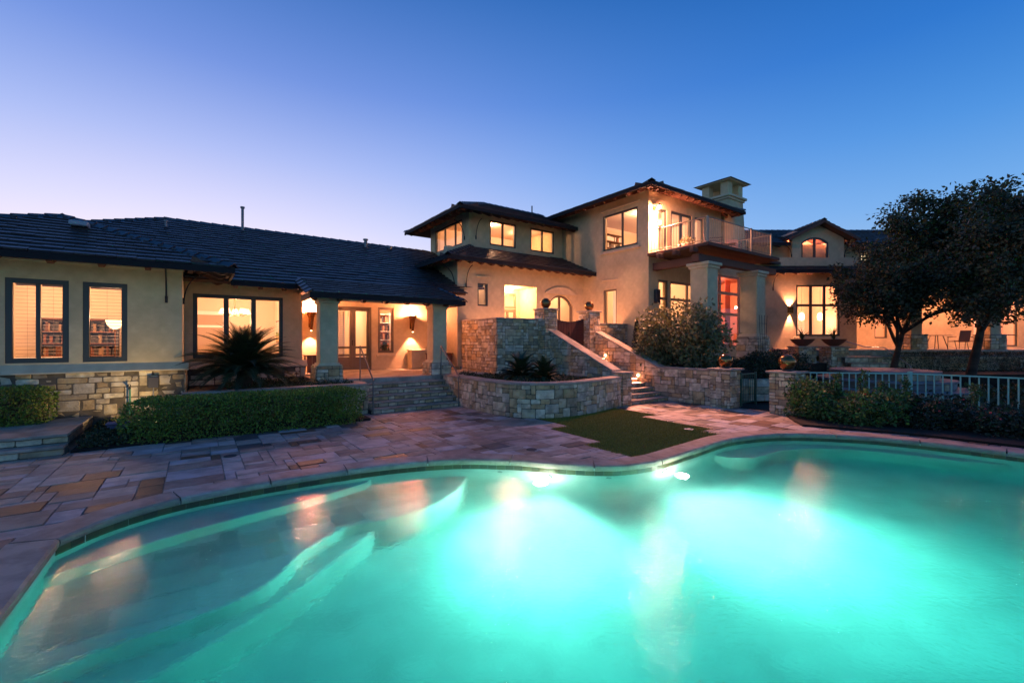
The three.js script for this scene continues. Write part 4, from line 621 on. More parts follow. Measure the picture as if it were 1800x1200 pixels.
{ // long low wall behind the hedge
  const w = thing('stone_wall', 'low stone retaining wall behind the long clipped hedge', 'wall', W(1.8, 12.4, 0)), p = straight(-0.3, 12.35, 3.85, 12.35), q = straight(3.85, 12.35, 3.85, 13.34);
  part(w, 'mortar_core', core(p, p.L, 1, 0, () => 0.78, 0.26), mortarM); part(w, 'mortar_core', core(q, q.L, 1, 0, () => 0.78, 0.2), mortarM);
  lay(w, MH, p, p.L, 0, () => 0.78, { cell: 0.12, seed: 101 }); lay(w, MH, q, q.L, 0, () => 0.78, { cell: 0.12, seed: 102 }); caps(w, MH, p, p.L, () => 0.78, 0.26, { seed: 1 }); caps(w, MH, straight(3.85, 12.6, 3.85, 13.34), 0.74, () => 0.782, 0.2, { seed: 2 });
}
function steps(name, label, a0, a1, b0, run, rise, n, deep, seed, m = MH) {
  const g = thing(name, label, 'steps', P((a0 + a1) / 2, b0, 0).applyMatrix4(m));
  for (let k = 0; k < n; k++) {
    const y = rise * (k + 1), b = b0 + run * k;
    part(g, 'riser_block', box(a0, a1, k ? y - rise - 0.02 : -0.02, y - 0.05, b + 0.03, b + (k === n - 1 ? deep : run + 0.06)), mortarM, m);
    lay(g, m, straight(a0, b + 0.03, a1, b + 0.03), a1 - a0, y - rise + 0.004, () => y - 0.052, { cell: (rise - 0.056), seed: seed + k, sizes: [[2, 1], [3, 1], [4, 1], [5, 1]], proud: 0.008 });
    let s = a0; const r = rng(seed * 7 + k); while (s < a1 - 0.05) { let e = Math.min(a1, s + 0.7 + r() * 0.6); if (a1 - e < 0.3) e = a1; part(g, 'tread', rbox(s + 0.003, e - 0.003, y - 0.05, y, b - 0.02, b + (k === n - 1 ? deep : run + 0.02), 0.012), capM, m); s = e; }
  }
  return g;
}
steps('porch_steps', 'five stone steps up to the porch between the handrails', 3.88, 6.62, 12.12, 0.245, 0.15, 5, 0.25, 200);
steps('stone_steps', 'stone steps climbing to the wooden gate between sloping walls', 11.07, 13.02, 9.2, 0.315, 0.135, 10, 1.0, 220);
steps('garden_steps', 'two low stone steps at the far left edge', -6, -1.92, 10.93, 0.3, 0.165, 2, 2.35, 240);
{ // curved planter wall
  const w = thing('stone_wall', 'curved low stone planter wall in front of the lawn', 'wall', W(7.4, 9.2, 0)), c = new THREE.CatmullRomCurve3([[6.66, 13.34], [6.64, 12.2], [6.6, 11], [6.68, 9.9], [7.0, 9.15], [7.6, 8.78], [8.4, 8.72], [9.4, 8.88], [10.62, 9.2]].map(([a, b]) => P(a, b, 0))), L = c.getLength();
  const path = (s) => { const u = Math.min(1, Math.max(0, s / L)), p = c.getPointAt(u), t = c.getTangentAt(u); return { p, n: V3(-t.z, 0, t.x) }; }, top = () => 0.86;
  part(w, 'mortar_core', core(path, L, 60, -0.02, top, 0.3), mortarM); lay(w, MH, path, L, 0, top, { cell: 0.125, seed: 301, sizes: [[1, 1], [2, 1], [2, 2], [3, 2], [3, 1], [2, 1], [1, 2], [2, 2], [4, 2]] }); caps(w, MH, path, L, top, 0.3, { seed: 4, sub: 6 });
}
{ const w = thing('stone_wall', 'tall stone wall with a square corner left of the gate', 'wall', W(9, 13.4, 0.7)), p = straight(8.65, 15.68, 8.65, 13.12), q = straight(8.65, 13.12, 10.44, 13.02), top = () => 2.8;
  part(w, 'mortar_core', core(p, p.L, 1, 0.7, top, 0.3), mortarM); part(w, 'mortar_core', core(q, q.L, 1, 0.7, top, 0.3), mortarM);
  lay(w, MH, p, p.L, 0.72, top, { cell: 0.115, seed: 311 }); lay(w, MH, q, q.L, 0.72, top, { cell: 0.115, seed: 312 }); caps(w, MH, p, p.L, top, 0.3, { h: 0.05, seed: 5 }); caps(w, MH, q, q.L, () => 2.801, 0.3, { h: 0.05, seed: 6 }); }
{ const w = thing('stone_wall', 'stone wall between the right gate pillar and the two storey wing', 'wall', W(14.3, 12.95, 0.9)), p = straight(13.36, 12.95, 15.37, 12.95), top = () => 2.72;
  part(w, 'mortar_core', core(p, p.L, 1, 0.9, top, 0.28), mortarM); lay(w, MH, p, p.L, 0.95, top, { cell: 0.125, seed: 321 }); caps(w, MH, p, p.L, top, 0.28, { h: 0.05, seed: 7 }); }
{ const w = thing('stone_wall', 'sloping stone stair wall running down from the left gate pillar', 'wall', W(10.8, 11, 0)), p = straight(10.7, 12.64, 10.7, 9.56), top = (s) => 2.36 - s * 0.43;
  part(w, 'mortar_core', core(p, p.L, 2, 0, top, 0.34), mortarM); lay(w, MH, p, p.L, 0.7, top, { cell: 0.115, seed: 331 }); caps(w, MH, p, p.L, top, 0.34, { h: 0.06, seed: 8, len: 0.8 }); }
pillar('stone_post', 'short stone post at the foot of the left stair wall', MH, 10.86, 9.36, 0.42, 0, 1.0, 341, null, 0.05);
{ const w = thing('stone_wall', 'long stone stair wall sloping down then level to the sphere pillar', 'wall', W(13.2, 10, 0)), p = straight(13.05, 12.6, 13.05, 7.62), top = (s) => s < 3 ? 2.36 - s * 0.43 : 1.07;
  part(w, 'mortar_core', core(p, p.L, 40, 0, top, 0.32), mortarM); lay(w, MH, p, p.L, 0, top, { cell: 0.135, seed: 351 }); caps(w, MH, p, 3.0, top, 0.32, { h: 0.06, seed: 9, len: 0.8 }); caps(w, MH, straight(13.05, 9.6, 13.05, 7.62), 1.98, () => 1.07, 0.32, { h: 0.06, seed: 10 }); }
const ball = lathe(Array.from({ length: 25 }, (_, i) => { const t = i / 24 * Math.PI; return [Math.max(1e-4, Math.sin(t)), -Math.cos(t)]; }), 40);
function sphereOn(a, b, y, r, label) { const g = thing('garden_sphere', label, 'sphere', W(a, b, y), 'bronze spheres on the pillars'); part(g, 'ball', ball.clone().scale(r, r, r).translate(0, r + 0.02, 0), bronzeM, null); part(g, 'base_ring', new THREE.TorusGeometry(r * 0.45, 0.025, 8, 24).rotateX(Math.PI / 2).translate(0, 0.025, 0), darkM, null); }
pillar('stone_pillar', 'tall stone pillar left of the wooden gate', MH, 10.75, 12.95, 0.6, 0.7, 3.18, 401, 'pillars topped by spheres'); sphereOn(10.75, 12.95, 3.235, 0.19, 'bronze sphere on the pillar left of the wooden gate');
pillar('stone_pillar', 'tall stone pillar right of the wooden gate', MH, 13.05, 12.95, 0.6, 0.9, 3.18, 411, 'pillars topped by spheres'); sphereOn(13.05, 12.95, 3.235, 0.19, 'bronze sphere on the pillar right of the wooden gate');
pillar('stone_pillar', 'low stone pillar ending the long stair wall', MH, 13.2, 7.3, 0.62, 0, 1.13, 421, 'pillars topped by spheres', 0.08); sphereOn(13.2, 7.3, 1.185, 0.21, 'bronze sphere on the low pillar at the stair wall end');
pillar('stone_pillar', 'low stone pillar where the green fence begins', MH, 13.3, 5.6, 0.64, 0, 1.13, 431, 'pillars topped by spheres', 0.08); sphereOn(13.3, 5.6, 1.185, 0.22, 'bronze sphere on the low pillar beside the green fence');
{ // wooden gate of planks with a dished top
  const g = thing('wooden_gate', 'dark red wooden plank gate with dipped top between tall pillars', 'gate', W(11.9, 12.95, 1.38)), n = 12, w = 1.64 / n, mats = [std(0.085, 0.022, 0.016, { map: T.wood, roughness: 0.6 }), std(0.07, 0.018, 0.014, { map: T.wood, roughness: 0.6 })];
  for (let i = 0; i < n; i++) { const x = 11.08 + i * w, u = (i + 0.5) / n * 2 - 1, y = 2.78 + 0.14 * u * u; part(g, 'plank', rbox(x + 0.003, x + w - 0.003, 1.39, y, 12.92, 12.965, 0.008), mats[i % 2]); }
  for (const y of [1.6, 2.55]) part(g, 'rail', rbox(11.08, 12.72, y, y + 0.1, 12.97, 13.0, 0.008), mats[0]); part(g, 'latch', rbox(11.86, 11.94, 2.25, 2.38, 12.895, 12.92, 0.008), ironM);
}
{ const g = thing('metal_gate', 'narrow green metal gate leaf standing open at the low pillar', 'gate', W(13.45, 6.96, 0)); const gm = std(0.05, 0.11, 0.07, { roughness: 0.4, metalness: 0.3 }); part(g, 'stile', rbox(13.42, 13.47, 0.03, 1.05, 6.92, 6.98, 0.01), gm); part(g, 'stile', rbox(14.3, 14.35, 0.03, 1.05, 6.92, 6.98, 0.01), gm); for (const y of [0.12, 0.98]) part(g, 'rail', rbox(13.47, 14.3, y, y + 0.04, 6.935, 6.965, 0.008), gm); for (let a = 13.58; a < 14.3; a += 0.11) part(g, 'bar', bar(P(a, 6.95, 0.14), P(a, 6.95, 1.0), 0.009, 6), gm); }
{ const w = thing('stone_wall', 'low wall of big rough blocks seen between the low pillars', 'wall', V3(8.6, 0, -14.9)), p = straight(7.2, 14.9, 10.2, 14.9); part(w, 'mortar_core', core(p, p.L, 1, 0, () => 0.72, 0.5), mortarM, MI); lay(w, MI, p, p.L, 0, () => 0.74, { cell: 0.24, seed: 441, sizes: [[2, 1], [3, 1], [2, 1], [1, 1]], proud: 0.06 }); }
{ const w = thing('stone_wall', 'dark stone terrace wall below the covered terrace', 'wall', V3(24, 0.5, -21.3)), p = straight(14.9, 21.32, 33, 21.32); part(w, 'mortar_core', core(p, p.L, 1, 0.5, () => 1.28, 0.1), mortarM, MI); lay(w, MI, p, 12.5, 0.55, () => 1.28, { cell: 0.2, seed: 451, sizes: ASHLAR }); }
steps('terrace_steps', 'small stone steps up to the covered terrace with a handrail', 15.3, 17.0, 18.9, 0.36, 0.26, 5, 0.9, 460, MI);
const spaM = std(0.2, 0.19, 0.2, { map: T.slab, bumpMap: T.slabB, bumpScale: 0.006, roughness: 0.7 });
{ // round stepped platform of the spa
  const g = thing('spa_platform', 'round stepped stone platform behind the green fence', 'platform', V3(13.2, 0, -15.8)); let k = 0;
  for (const [r, y] of [[2.3, 0.42], [1.9, 0.71], [1.5, 1.0]]) { part(g, 'curved_tread', muv(new THREE.CylinderGeometry(r + 0.04, r + 0.04, 0.06, 72).translate(13.2, y - 0.03, -15.8)), spaM, MI); const path = (s) => { const t = s / r + 1.1, n = V3(-Math.cos(t), 0, Math.sin(t)); return { p: V3(13.2, 0, -15.8).addScaledVector(n, r - 0.03), n }; }; part(g, 'riser_block', new THREE.CylinderGeometry(r - 0.03, r - 0.03, 0.32, 72).translate(13.2, y - 0.2, -15.8), mortarM, MI); lay(g, MI, path, r * 1.4, y - 0.29, () => y - 0.062, { cell: 0.22, seed: 470 + k++, sizes: [[1, 1], [2, 1], [3, 1]], mats: [spaM, stoneMs[6]] }); }
  part(g, 'round_landing', muv(new THREE.CylinderGeometry(1.15, 1.15, 0.16, 48).translate(11.1, 0.06, -13.2)), std(0.5, 0.46, 0.44, { map: T.slab, roughness: 0.7 }), MI);
}
{ // pool fence
  const g = thing('pool_fence', 'thin green metal picket fence along the flower bed', 'fence', V3(10.6, 0, -11.8)), gm = std(0.30, 0.55, 0.43, { roughness: 0.45 }), pts = [[7.95, 12.32], [10.63, 11.84], [12.9, 9.2], [14.0, 6.6]];
  for (let i = 0; i < 3; i++) {
    const A = P(...pts[i], 0), B = P(...pts[i + 1], 0), d = B.clone().sub(A), L = d.length(); d.normalize();
    for (const y of [0.18, 1.14]) { const q = muv(new THREE.BoxGeometry(L, 0.035, 0.035).translate(L / 2, y, 0)).applyMatrix4(M4().makeBasis(d, V3(0, 1, 0), d.clone().cross(V3(0, 1, 0))).setPosition(A)); part(g, 'rail', q, gm, MI); }
    part(g, 'post', rbox(pts[i + 1][0] - 0.04, pts[i + 1][0] + 0.04, 0, 1.2, pts[i + 1][1] - 0.04, pts[i + 1][1] + 0.04, 0.01), gm, MI);
    for (let s = 0.15; s < L - 0.08; s += 0.16) { const p = A.clone().addScaledVector(d, s); part(g, 'picket', box(p.x - 0.011, p.x + 0.011, 0.06, 1.125, -p.z - 0.011, -p.z + 0.011), gm, MI); }
  }
}
function handrail(label, pts, posts, m = MH, mat = std(0.22, 0.2, 0.17, { metalness: 0.6, roughness: 0.4 })) { const p = P(...pts[0]).applyMatrix4(m), g = thing('handrail', label, 'handrail', p, 'step handrails'); for (let i = 0; i < pts.length - 1; i++) part(g, 'rail', bar(P(...pts[i]), P(...pts[i + 1]), 0.022), mat, m); for (const [a, b, y0, y1] of posts) part(g, 'post', bar(P(a, b, y0), P(a, b, y1), 0.02), mat, m); }
handrail('left metal handrail of the porch steps, in front of the doors', [[3.92, 13.3, 1.86], [3.92, 12.1, 0.95], [3.92, 12.02, 0.93]], [[3.92, 13.3, 0.76, 1.86], [3.92, 12.1, 0, 0.95]]);
handrail('right metal handrail of the porch steps, against the curved wall', [[6.56, 13.3, 1.86], [6.56, 12.1, 0.95], [6.56, 12.02, 0.93]], [[6.56, 13.3, 0.76, 1.86], [6.56, 12.1, 0, 0.95]]);
handrail('bent metal handrail of the terrace steps beyond the fence', [[15.3, 21.2, 2.2], [16.1, 20.2, 1.75], [16.9, 20.1, 1.72], [17.0, 18.9, 0.95]], [[15.3, 21.2, 1.5, 2.2], [17.0, 18.9, 0, 0.95]], MI, std(0.4, 0.42, 0.45, { metalness: 0.8, roughness: 0.3 }));

// ------------------------------------------------------------------ lamps
// torch shaped porch sconces: a ribbed cone open above and below
for (const [a, label] of [[3.3, 'torch shaped metal sconce glowing beside the left porch column'], [7.12, 'torch shaped metal sconce with fan of light right of narrow window']]) {
  const g = thing('wall_sconce', label, 'wall lamp', W(a, 17.2, 2.4), 'torch sconces on the porch'); g.rotation.y = TH;
  part(g, 'cone', lathe([[0.05, 0], [0.055, 0.1], [0.075, 0.3], [0.1, 0.46], [0.165, 0.62], [0.17, 0.64], [0.16, 0.63], [0.09, 0.46], [0.065, 0.3], [0.045, 0.1], [0.04, 0]], 28).translate(0, 0, 0.19), bronzeM, null);
  for (let i = 0; i < 14; i++) { const t = i / 14 * Math.PI * 2, c = Math.cos(t), s = Math.sin(t); part(g, 'rib', bar(V3(c * 0.1, 0.46, 0.19 + s * 0.1), V3(c * 0.175, 0.66, 0.19 + s * 0.175), 0.007, 5), bronzeM, null); }
  part(g, 'back_plate', rbox(-0.06, 0.06, 0.1, 0.55, -0.05, -0.002, 0.01), bronzeM, null); part(g, 'arm', bar(V3(0, 0.38, 0.03), V3(0, 0.38, 0.12), 0.02), bronzeM, null);
  part(g, 'bulb', new THREE.SphereGeometry(0.045, 14, 10).translate(0, 0.58, 0.19), bulbM, null); part(g, 'lower_bulb', new THREE.SphereGeometry(0.028, 12, 8).translate(0, -0.012, 0.19), bulbM, null);
  const u = lamp(V3(0, 0.69, 0.26), 14, AMBER, 2.2); u.name = 'lamp_light'; g.add(u); spot(g, V3(0, -0.05, 0.19), V3(0, -1, 0.17), 18, 0.72, 0.25, AMBER, 1.5);
}
{ const g = thing('wall_sconce', 'small square wall lamp beside the tall three pane window', 'wall lamp', V3(15.2, 3.55, -FD)); part(g, 'shade', join([box(-0.11, -0.1, 0, 0.34, -0.2, -0.01), box(0.1, 0.11, 0, 0.34, -0.2, -0.01), box(-0.1, 0.1, 0, 0.34, -0.2, -0.19)].map((q) => q.translate(0, 0, 0))), bronzeM, null); part(g, 'bulb', new THREE.SphereGeometry(0.04, 12, 8).translate(0, 0.17, 0.1), bulbM, null); g.children.forEach((c) => { if (c.name === 'shade') c.geometry.translate(0, 0, 0); });
  spot(g, V3(0, 0.3, 0.1), V3(0, 2, 0.03), 26, 0.75, 0.5, AMBER); spot(g, V3(0, 0.04, 0.1), V3(0, -2, 0.06), 40, 0.42, 0.3, AMBER); }
[[13.0, 12.0, 1.46, 'upper round step light in the right stair wall'], [13.0, 10.43, 0.78, 'lower round step light in the right stair wall']].forEach(([a, b, y, label]) => { const g = thing('step_light', label, 'step light', W(a, b, y)); g.rotation.y = TH; part(g, 'lens', new THREE.CylinderGeometry(0.045, 0.045, 0.02, 16).rotateZ(Math.PI / 2).translate(-0.02, 0, 0), glowM(1, 0.6, 0.3, 14), null); part(g, 'rim', new THREE.TorusGeometry(0.055, 0.012, 8, 20).rotateY(Math.PI / 2).translate(-0.015, 0, 0), bronzeM, null); spot(g, V3(-0.06, 0, 0), V3(-1, -0.75, 0), 9, 1.25, 0.8, AMBER, 2.5); });
[[11.7, 14.3, 'low courtyard lamp behind the tall stone wall'], [14.4, 14.0, 'low courtyard lamp behind the gate pillar by the wing'], [9.7, 14.6, 'low courtyard lamp in the corner behind the stone wall']].forEach(([a, b, label], i) => { const g = thing('courtyard_lamp', label, 'garden lamp', W(a, b, 1.36), 'lamps in the entry court'); part(g, 'post', new THREE.CylinderGeometry(0.05, 0.06, 0.5, 12).translate(0, 0.25, 0), bronzeM, null); part(g, 'globe', new THREE.SphereGeometry(0.1, 16, 12).translate(0, 0.6, 0), bulbM, null); const l = lamp(V3(0, 0.6, 0), [6.5, 8, 3.5][i], AMBER, 5); l.name = 'lamp_light'; g.add(l); });
{ const g = thing('flood_lamp', 'bright flood lamp on the corner wall above the balcony', 'flood lamp', W(15.75, 11.82, 7.62)); g.rotation.y = TH; part(g, 'back_plate', rbox(-0.08, 0.08, -0.08, 0.08, -0.04, -0.005, 0.01), bronzeM, null); part(g, 'arm', bar(V3(0, 0, 0.04), V3(0, 0.02, 0.18), 0.02), bronzeM, null); part(g, 'bulb', new THREE.SphereGeometry(0.09, 18, 14).translate(0, 0, 0.25), glowM(1, 0.72, 0.42, 10), null); const l = lamp(V3(0, 0, 0.25), 24, AMBER, 4.4); l.name = 'lamp_light'; g.add(l); spot(g, V3(0, -0.1, 0.27), V3(-0.6, -6, 1.6), 330, 0.86, 0.45, AMBER, 4); part(g, 'hood', lathe([[0.02, 0.13], [0.1, 0.11], [0.14, 0.05], [0.135, 0.05], [0.095, 0.1], [0.02, 0.12]], 20).translate(0, 0, 0.25), bronzeM, null); }
{ const g = thing('garden_uplight', 'small garden uplight hidden behind the hedge, washing the left wing', 'garden lamp', W(-0.75, 12.55, 0.06)); part(g, 'can', new THREE.CylinderGeometry(0.06, 0.05, 0.14, 16).translate(0, 0.07, 0), bronzeM, null); part(g, 'lens', new THREE.CylinderGeometry(0.05, 0.05, 0.012, 16).translate(0, 0.146, 0), glowM(1, 0.7, 0.35, 5), null); spot(g, V3(0, 0.19, 0), W(-2.6, 13.6, 2.3).sub(g.position), 4.5, 1.25, 0.7, new THREE.Color(1, 0.68, 0.32), 3); }
// lamps inside the rooms
{ const g = thing('floor_lamp', 'glowing torchiere lamp behind the narrow shuttered window', 'floor lamp', W(-1.78, 15.6, 0.9)); part(g, 'bowl', lathe([[0.03, 1.42], [0.1, 1.46], [0.17, 1.56], [0.19, 1.66], [0.18, 1.66], [0.09, 1.5], [0.02, 1.46]]), shadeM, null); part(g, 'pole', new THREE.CylinderGeometry(0.015, 0.02, 1.44, 10).translate(0, 0.72, 0), bronzeM, null); part(g, 'foot', new THREE.CylinderGeometry(0.13, 0.14, 0.03, 20).translate(0, 0.015, 0), bronzeM, null); const l = lamp(V3(0, 1.76, 0), 4); l.name = 'lamp_light'; g.add(l); }
ceilingLamp(P(-3.2, 15.6, 3.69), 'ceiling lamp in the left bedroom behind the shutters', 9);
{ const g = thing('chandelier', 'chandelier with five pale cone shades behind the three pane window', 'chandelier', W(1.0, 17.2, 3.9)); part(g, 'stem', bar(V3(0, 0, 0), V3(0, -0.95, 0), 0.012), bronzeM, null); for (let i = 0; i < 5; i++) { const t = i / 5 * Math.PI * 2 + 0.4, c = Math.cos(t) * 0.36, s = Math.sin(t) * 0.36; part(g, 'arm', tube([V3(0, -0.95, 0), V3(c * 0.5, -1.06, s * 0.5), V3(c, -1.0, s)], 0.01, 12, 6), bronzeM, null); part(g, 'shade', lathe([[0.12, -0.98], [0.06, -0.82], [0.055, -0.82], [0.115, -0.98]]).translate(c, 0, s), shadeM, null); } const l = lamp(V3(0, -1.25, 0), 7); l.name = 'lamp_light'; g.add(l); const l2 = lamp(V3(0, -0.6, 0), 4); l2.name = 'lamp_light'; g.add(l2); }
for (const [a, b, y, I, label, m] of [[4.4, 19.2, 3.69, 9, 'ceiling lamp in the hall behind the french doors'], [6.9, 18.9, 3.69, 8, 'ceiling lamp in the red library behind the narrow window'], [9.7, 17.2, 4.99, 6, 'ceiling lamp behind the small square window of the entry block'], [11.6, 18.3, 4.89, 7, 'ceiling lamp in the hall behind the entry door'], [14, 17.6, 4.89, 8, 'ceiling lamp in the room behind the arched window'], [17.2, 13.6, 8.09, 11, 'round ceiling lamp behind the big upper corner window'], [19.3, 14.2, 8.09, 8, 'round ceiling lamp in the room behind the balcony doors'], [17.6, 14.2, 5.19, 20, 'ceiling lamp in the room below the balcony'], [22.6, 13.8, 5.39, 34, 'ceiling lamp in the tall glazed room'], [17.0, FD + 1.6, 8.09, 34, 'ceiling lamp in the dormer behind the arched upper window', MI], [16.2, FD + 1.9, 5.69, 24, 'ceiling lamp behind the tall three pane window', MI], [20.6, 29, 4.99, 20, 'ceiling lamp in the room behind the terrace door', MI], [30.6, 29, 4.99, 30, 'ceiling lamp in the room at the far right', MI], [21.5, 25.2, 5.19, 32, 'ceiling lamp of the covered terrace over the table', MI], [26, 25.2, 5.19, 26, 'ceiling lamp of the covered terrace between the trees', MI], [30, 25.2, 5.19, 26, 'ceiling lamp of the covered terrace at the right edge', MI]]) ceilingLamp(P(a, b, y), label, I, (a > 20 || m) ? AMBER : WARM, m || MH);
for (const [x, label] of [[16.92, 'left pendant lamp glowing behind the tall three pane window'], [18.0, 'right pendant lamp glowing behind the tall three pane window']]) { const g = thing('pendant_lamp', label, 'pendant lamp', V3(x, 5.69, -FD - 1.6), 'pendants in the right wing'); part(g, 'cord', bar(V3(0, 0, 0), V3(0, -2.0, 0), 0.006), darkM, null); part(g, 'shade', lathe([[0.02, -2.0], [0.12, -2.08], [0.15, -2.25], [0.12, -2.42], [0.02, -2.46]]), glowM(1, 0.66, 0.34, 4), null); const l = lamp(V3(0, -2.62, 0), 2.2); l.name = 'lamp_light'; g.add(l); }

// ------------------------------------------------------------------ plants
const leafMat = (r, g, b) => phys(r, g, b, { transmission: 0.25, thickness: 0, roughness: 0.75, vertexColors: true });
// many small folded leaves in one mesh; place(r) gives {p, out} for each
function leaves(n, seed, place, size, { long = 1.7, droop = 0.5, tint = (r) => [1, 1, 1] } = {}) {
  const r = rng(seed), pos = new Float32Array(n * 12), nor = new Float32Array(n * 12), col = new Float32Array(n * 12), idx = new Uint32Array(n * 6), d = V3(), s = V3(), u = V3();
  for (let i = 0; i < n; i++) {
    const { p, out, k = 1 } = place(r); d.set(r() - 0.5, r() - 0.5 - 0.2 * droop, r() - 0.5).normalize().addScaledVector(out, 0.9).normalize();
    s.set(r() - 0.5, r() - 0.5, r() - 0.5).cross(d).normalize(); u.crossVectors(d, s);
    const w = size * (0.65 + 0.7 * r()) * k, l = w * long, v = [p, p.clone().addScaledVector(d, l * 0.45).addScaledVector(s, w * 0.5).addScaledVector(u, w * 0.14), p.clone().addScaledVector(d, l), p.clone().addScaledVector(d, l * 0.45).addScaledVector(s, -w * 0.5).addScaledVector(u, w * 0.14)], c = tint(r, p);
    for (let j = 0; j < 4; j++) { v[j].toArray(pos, i * 12 + j * 3); u.toArray(nor, i * 12 + j * 3); col.set(c, i * 12 + j * 3); }
    idx.set([0, 2, 1, 0, 3, 2].map((q) => q + i * 4), i * 6);
  }
  const g = new THREE.BufferGeometry(); g.setAttribute('position', new THREE.BufferAttribute(pos, 3)); g.setAttribute('normal', new THREE.BufferAttribute(nor, 3)); g.setAttribute('color', new THREE.BufferAttribute(col, 3)); g.setIndex(new THREE.BufferAttribute(idx, 1)); return g;
}
const vary = (r) => { const k = 0.4 + 1.1 * r() * r() + 0.3 * r(); return [k * (0.75 + 0.65 * r()), k, k * (0.6 + 0.5 * r())]; };
const barkM = std(0.09, 0.065, 0.045, { map: T.wood, bumpMap: T.stoneB, bumpScale: 0.02, roughness: 0.95 });
// clipped hedge: rounded block of small leaves on a web of stems
function hedge(label, a0, a1, b0, b1, y0, y1, n, seed, wide, col = [0.2, 0.3, 0.032]) {
  const HM = wide ? MI : MH; if (wide) [a0, a1, b0, b1, y0, y1, n] = wide;
  const g = thing('clipped_hedge', label, 'hedge', P((a0 + a1) / 2, (b0 + b1) / 2, y0).applyMatrix4(HM)), hx = (a1 - a0) / 2, hz = (b1 - b0) / 2, hy = (y1 - y0) / 2, q = rng(seed + 1), bumps = Array.from({ length: 40 }, () => [q() * 2 - 1, q() * 2 - 1, (q() - 0.5) * 0.11]);
  const place = (r) => {
    const t = r(), A = [hy * hz, hx * hz, hx * hy], pick = r() * (A[0] + A[1] + A[2]), v = [r() * 2 - 1, r() * 2 - 1, r() * 2 - 1], ax = pick < A[0] ? 0 : pick < A[0] + A[1] ? 1 : 2; v[ax] = Math.sign(v[ax]);
    const nrm = Math.pow(Math.abs(v[0]) ** 9 + Math.abs(v[1]) ** 7 + Math.abs(v[2]) ** 7, 1 / 7), [x, y, z] = v.map((c) => c / Math.max(1, nrm));
    let k = 1 - 0.28 * t * t; for (const [bx, by, s] of bumps) k += s * Math.exp(-(((x - bx) * hx / 0.18) ** 2) - ((y - by) * hy / 0.15) ** 2);
    const p = P((a0 + a1) / 2 + x * hx * k, (b0 + b1) / 2 + z * hz * k, y0 + hy + y * hy * k).applyMatrix4(HM).sub(g.position); return { p, out: V3(x, y + 0.4, -z).normalize().applyMatrix4(HM) };
  };
  part(g, 'foliage', leaves(n, seed, place, 0.03, { tint: vary }), leafMat(...col), null);
  const st = []; for (let i = 0; i < 26; i++) { const x = a0 + 0.15 + q() * (a1 - a0 - 0.3), b = (b0 + b1) / 2 + (q() - 0.5) * 0.2; for (let k = 0; k < 3; k++) st.push(bar(P(x, b, y0), P(x + (q() - 0.5) * 0.5, b + (q() - 0.5) * hz, y0 + hy * (1 + 0.7 * q())), 0.01, 5, 0.004)); }
  part(g, 'stem', join(st), barkM, HM);
}
hedge('long clipped green hedge along the paving below the porch', -1.25, 3.42, 11.08, 12.22, -0.12, 0.82, 38000, 501);
hedge('dark clipped hedge in front of the covered terrace wall', 0, 0, 0, 0, 0, 0, 0, 521, [17.6, 30, 20.3, 21.2, 0.55, 1.5, 22000], [0.035, 0.055, 0.015]);
hedge('short clipped hedge against the stone foot of the left wing', -5.2, -2.45, 12.75, 13.5, 0.3, 1.06, 13000, 511);
// sago palm: stiff arching fronds of narrow leaflets
function frondGeo(len, n, w, seed) {
  const pos = [], r = rng(seed), P3 = (t) => V3(0, Math.sin(t * 1.7) * len * 0.30 - t * t * len * 0.2, t * len * 0.96), tri = (a, b, c) => pos.push(a.x, a.y, a.z, b.x, b.y, b.z, c.x, c.y, c.z);
  for (let i = 0; i < n; i++) { const t = 0.12 + 0.88 * i / n, p = P3(t), q = P3(Math.min(1, t + 0.012)), d = q.clone().sub(p).normalize(), L = w * Math.sin(Math.PI * Math.min(1, 0.15 + t * 0.9)) * (0.9 + 0.2 * r()) + 0.02; for (const s of [-1, 1]) { const tip = p.clone().add(V3(s * L, L * 0.35, 0)).addScaledVector(d, L * 0.55), k = d.clone().multiplyScalar(0.011); tri(p.clone().sub(k), p.clone().add(k), tip.clone()); } }
  for (let i = 0; i < 10; i++) { const a = P3(i / 10), b = P3((i + 1) / 10), k = V3(0.007, 0, 0); tri(a.clone().sub(k), a.clone().add(k), b); }
  const g = new THREE.BufferGeometry(); g.setAttribute('position', new THREE.Float32BufferAttribute(pos, 3)); g.computeVertexNormals(); return g;
}
function sago(label, pos, len, n, seed, trunkH) {
  const g = thing('sago_palm', label, 'palm', pos), r = rng(seed), geos = [frondGeo(len, 46, len * 0.17, 1), frondGeo(len * 0.9, 42, len * 0.16, 2), frondGeo(len * 1.05, 48, len * 0.16, 3)], ms = [std(0.026, 0.045, 0.014, { roughness: 0.55 }), std(0.035, 0.055, 0.016, { roughness: 0.55 }), std(0.022, 0.036, 0.013, { roughness: 0.55 })];
  part(g, 'trunk', lathe([[0.0, 0], [0.16, 0], [0.19, trunkH * 0.5], [0.15, trunkH], [0, trunkH + 0.06]], 14), barkM, null);
  for (let i = 0; i < n; i++) { const o = new THREE.Mesh(geos[i % 3], ms[Math.floor(r() * 3)]), up = i / n; o.name = 'frond'; o.position.y = trunkH; o.rotation.set(0, i * 2.39996 + (r() - 0.5) * 0.3, 0); const tilt = 0.5 - 1.55 * up + (r() - 0.5) * 0.2; o.rotateX(tilt); const s = 0.8 + 0.3 * r(); o.scale.set(s, s, s); g.add(o); }
}
sago('large sago palm in front of the three pane window', V3(-6.85, 0.74, -11.35), 1.4, 150, 521, 0.5);
